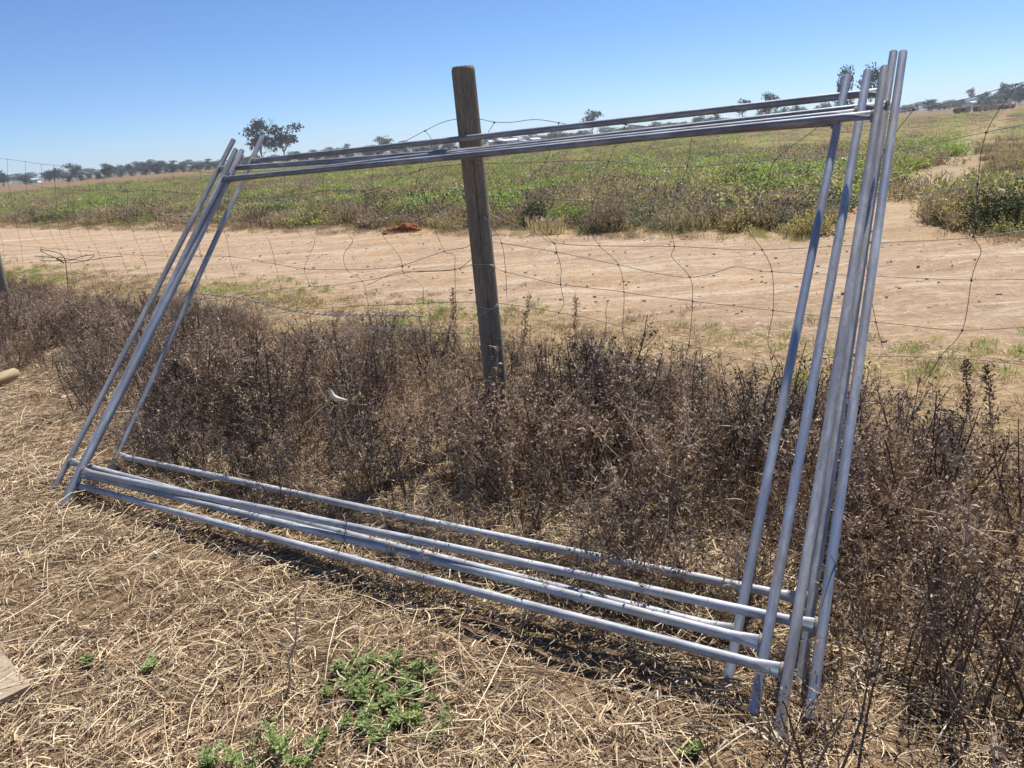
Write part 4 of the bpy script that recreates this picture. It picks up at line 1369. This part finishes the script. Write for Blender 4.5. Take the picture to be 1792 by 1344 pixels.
TREES = [make_tree(1, 'gum_leaf', 10, 8.5, .1, 13, 1100), make_tree(2, 'gum_leaf', 10, 7, .2, 12, 1100), make_tree(3, 'gum_leaf', 10, 9.5, .28, 12, 1000),
         make_tree(4, 'gum_leaf_light', 10, 8, .15, 14, 1300), make_tree(5, 'gum_leaf_brown', 10, 8, .36, 13, 1300, 5), make_tree(6, 'gum_leaf', 10, 6, .45, 8, 620, 3),
         make_tree(7, 'gum_leaf', 10, 9, .05, 14, 1300), make_tree(8, 'gum_leaf_brown', 8.2, 8, .32, 9, 900, 12)]
def tree(px, top_y, dist, wpx, var, label, group, rz=None, name='gum_tree'):
    p, hy = at_dist(px, dist)
    dep = Vector((p.x, p.y, -CAMH)).dot(FWD)
    h = CAMH + (hy - top_y) / FPX * dist * 1.02
    h = max(1.2, h)
    wm = wpx / FPX * dep
    root = empty(name, p, rz if rz is not None else random.uniform(0, 6.28))
    base_w = (8.5, 7, 9.5, 8, 8, 6, 9, 8)[var]
    root.scale = (wm / base_w, wm / base_w, h / 10.0)
    tag(root, label, 'tree', group)
    t, c = TREES[var]
    obj('trunk', t, root); obj('crown', c, root)
random.seed(31)
FAR = 'trees along the horizon'
named = [
 (460, 217, 230, 58, 4, 'gum tree with sparse spreading crown, left one of the pair behind the left uprights'),
 (500, 208, 225, 76, 7, 'half-bare gum tree with dead branches, right one of the pair behind the left uprights'),
 (675, 239, 300, 34, 3, 'round light green tree rising alone above the top rail left of the post'),
 (604, 253, 330, 22, 1, 'small dark tree just above the top rail, between the pair and the round green tree'),
 (1037, 196, 330, 38, 5, 'tall narrow gum tree above the tree line right of the post'),
 (1300, 178, 300, 30, 5, 'thin see-through gum tree crossed by the top rail, centre right'),
 (1345, 168, 290, 36, 4, 'umbrella-crowned gum tree above the top rail, right of the thin one'),
 (1476, 128, 240, 36, 6, 'tall dark tree partly hidden behind the first right upright'),
 (1526, 128, 240, 52, 2, 'tall spreading gum tree between the second and third right uprights'),
 (133, 289, 330, 32, 0, 'broad dark gum tree standing out in the tree line near the left edge'),
 (1698, 160, 520, 16, 5, 'thin leafless-looking gum tree behind the hay bales'),
 (1752, 152, 420, 16, 5, 'tall slender gum tree in the group at the right edge'),
]
for a in named: tree(*a, FAR)
near_row = [(5,301),(45,305),(95,298),(110,302),(195,287),(213,289),(230,287),(245,285),(262,282),(280,281),(300,282),(318,284),(342,283),(360,280),(375,283),(425,274),(448,272),(525,265),(553,261),(570,261),(585,258),(707,246),(660,255),(640,257),(760,250),(785,246),(873,242),(890,239),(910,244),(945,237),(958,236),(972,233),(985,231),(1000,232),(1013,229),(1025,230),(1060,226),(1075,227),(1090,224),(1110,219),(1126,222),(1142,215),(1158,218),(1175,212),(1190,214),(1205,213),(1224,205),(1236,208),(1255,200),(1272,205),(1370,191),(1397,186),(1412,190),(1427,187),(1446,182),(1330,196),(1585,184),(1602,181),(1625,175),(1640,179),(1662,177),(1680,175),(1720,164),(1735,167),(1745,163),(1768,153),(1780,156),(1794,151),(1812,150),(1840,150),(-25,305),(-60,303)]
for (x, ty) in near_row + [(x + random.uniform(-11, 11), ty + random.uniform(1, 5)) for (x, ty) in near_row]:
    tree(x + random.uniform(-2, 2), ty + random.uniform(-1, 2), random.uniform(320, 460), random.uniform(18, 30), random.choice((0, 1, 2, 0, 6, 3 if random.random() < .2 else 1)), 'far-off gum tree in the dark line of trees along the horizon', FAR)
# lower, farther fill of the wooded horizon and dark bushes in front of it
for k in range(110):
    x = -120 + 2060 * (k + random.random()) / 110
    if 1590 < x < 1650 and random.random() < .5: continue
    _, hy = at_dist(x, 600)
    tree(x, hy - random.uniform(6, 13), random.uniform(560, 760), random.uniform(22, 36), random.choice((1, 6, 6)), 'low hazy tree in the farthest wooded line on the horizon', 'farthest trees on the horizon')
for k in range(46):
    x = 110 + 720 * (k + random.random()) / 46
    _, hy = at_dist(x, 300)
    tree(x, hy - random.uniform(0, 4), random.uniform(245, 300), random.uniform(12, 19), 6, 'round dark green bush in the low hedge row in front of the far trees', 'bushes of the far hedge row', name='hedge_bush')

# ------------------------------------------------------------------ sheds, bales
def shed(px, dist, wpx, hpx, label, rz=0.2, deep=6.0):
    p, hy = at_dist(px, dist)
    k = dist / FPX
    w, h = wpx * k, hpx * k
    root = empty('farm_shed', p, rz)
    tag(root, label, 'shed', 'white farm sheds on the horizon')
    V, F = box(-w / 2, w / 2, -deep / 2, deep / 2, -.2, h * .72)
    obj('wall', mesh_py('wall', V, F, MAT['white_wall']), root)
    V = [(-w / 2 - .3, -deep / 2 - .3, h * .72), (w / 2 + .3, -deep / 2 - .3, h * .72), (w / 2 + .3, deep / 2 + .3, h * .72), (-w / 2 - .3, deep / 2 + .3, h * .72), (-w / 2 - .3, 0, h), (w / 2 + .3, 0, h)]
    obj('roof', mesh_py('roof', V, [(0, 1, 5, 4), (2, 3, 4, 5), (0, 4, 3), (1, 2, 5), (0, 3, 2, 1)], MAT['shed_roof']), root)
    V, F = box(-w * .12, w * .12, -deep / 2 - .05, -deep / 2 + .02, 0, h * .55)
    obj('door', mesh_py('door', V, F, MAT['door']), root)
shed(738, 300, 30, 16, 'white shed at the tree line just left of the timber post')
shed(880, 330, 46, 11, 'long low white shed on the horizon just right of the timber post', .1)
shed(934, 340, 14, 9, 'small pale shed on the horizon between the long shed and the tall narrow tree', .4)
shed(1728, 460, 58, 9, 'long white shed behind the hay bales at far right', .15, 8)
shed(57, 420, 18, 7, 'small white shed in the tree line near the left edge', .2)

def bale(px, py, dia, length, label, rz, end=True):
    p = at_z(px, py)
    root = empty('hay_bale', p, rz)
    tag(root, label, 'hay bale', 'round hay bales in the stubble')
    S = 24
    V, F = [], []
    prof = [(0, .97), (.06, 1.0), (.5, 1.01), (.94, 1.0), (1.0, .97)]
    rr = random.Random(int(px))
    for t, k in prof:
        for s in range(S):
            an = 2 * math.pi * s / S
            r = dia / 2 * k * (1 + .03 * rr.uniform(-1, 1)) * (1 - .06 * max(0, -math.sin(an)))
            V.append((math.cos(an) * r, (t - .5) * length, dia / 2 * .95 + math.sin(an) * r))
    for i in range(len(prof) - 1):
        for s in range(S):
            s2 = (s + 1) % S
            F.append((i * S + s, (i + 1) * S + s, (i + 1) * S + s2, i * S + s2))
    obj('roll', mesh_py('roll', V, F, MAT['bale'], smooth=True), root)
    for e in (0, len(prof) - 1):
        Ve = [V[e * S + s] for s in range(S)]
        y0 = Ve[0][1]
        sg = -1 if e == 0 else 1
        c = [(0, y0 + sg * .05, dia / 2 * .95)]
        Fe = [(s, (s + 1) % S, S) if e == 0 else ((s + 1) % S, s, S) for s in range(S)]
        obj('end_face', mesh_py('end_face', Ve + c, Fe, MAT['bale_end']), root)
bale(1676, 199, 1.25, 1.3, 'leftmost hay bale of the row in the stubble at far right', .15)
bale(1690, 198, 1.3, 1.3, 'second hay bale from the left in the row at far right', .15)
bale(1711, 196, 1.35, 1.4, 'third and largest-looking hay bale in the row at far right', .15)
bale(1725, 194.5, 1.2, 1.3, 'fourth hay bale from the left in the row at far right', -.5)
bale(1735, 193, 1.2, 1.3, 'fifth hay bale from the left in the row at far right', -.5)
bale(1746, 192, 1.15, 1.6, 'sixth hay bale from the left in the row at far right', -1.0)
bale(1758, 191, 1.1, 1.8, 'seventh hay bale, second from the right end of the row', -1.0)
bale(1769, 190, 1.1, 1.8, 'rightmost hay bale of the row at far right', -1.0)

# ------------------------------------------------------------------ haze over the plain
V, F = box(-1500, 1500, -300, 1500, -3.0, 30.0)
hz = bpy.data.materials.new('thin_haze'); hz.use_nodes = True
for nd in list(hz.node_tree.nodes):
    if nd.type != 'OUTPUT_MATERIAL': hz.node_tree.nodes.remove(nd)
pv = hz.node_tree.nodes.new('ShaderNodeVolumePrincipled')
pv.inputs['Color'].default_value = (0.80, 0.88, 1.0, 1)
pv.inputs['Density'].default_value = 0.00042
pv.inputs['Anisotropy'].default_value = 0.2
hz.node_tree.links.new(pv.outputs[0], [n_ for n_ in hz.node_tree.nodes if n_.type == 'OUTPUT_MATERIAL'][0].inputs['Volume'])
o = obj('haze', mesh_py('haze', V, F, hz))
tag(o, 'thin pale haze lying over the distant plain', 'haze', kind='stuff')
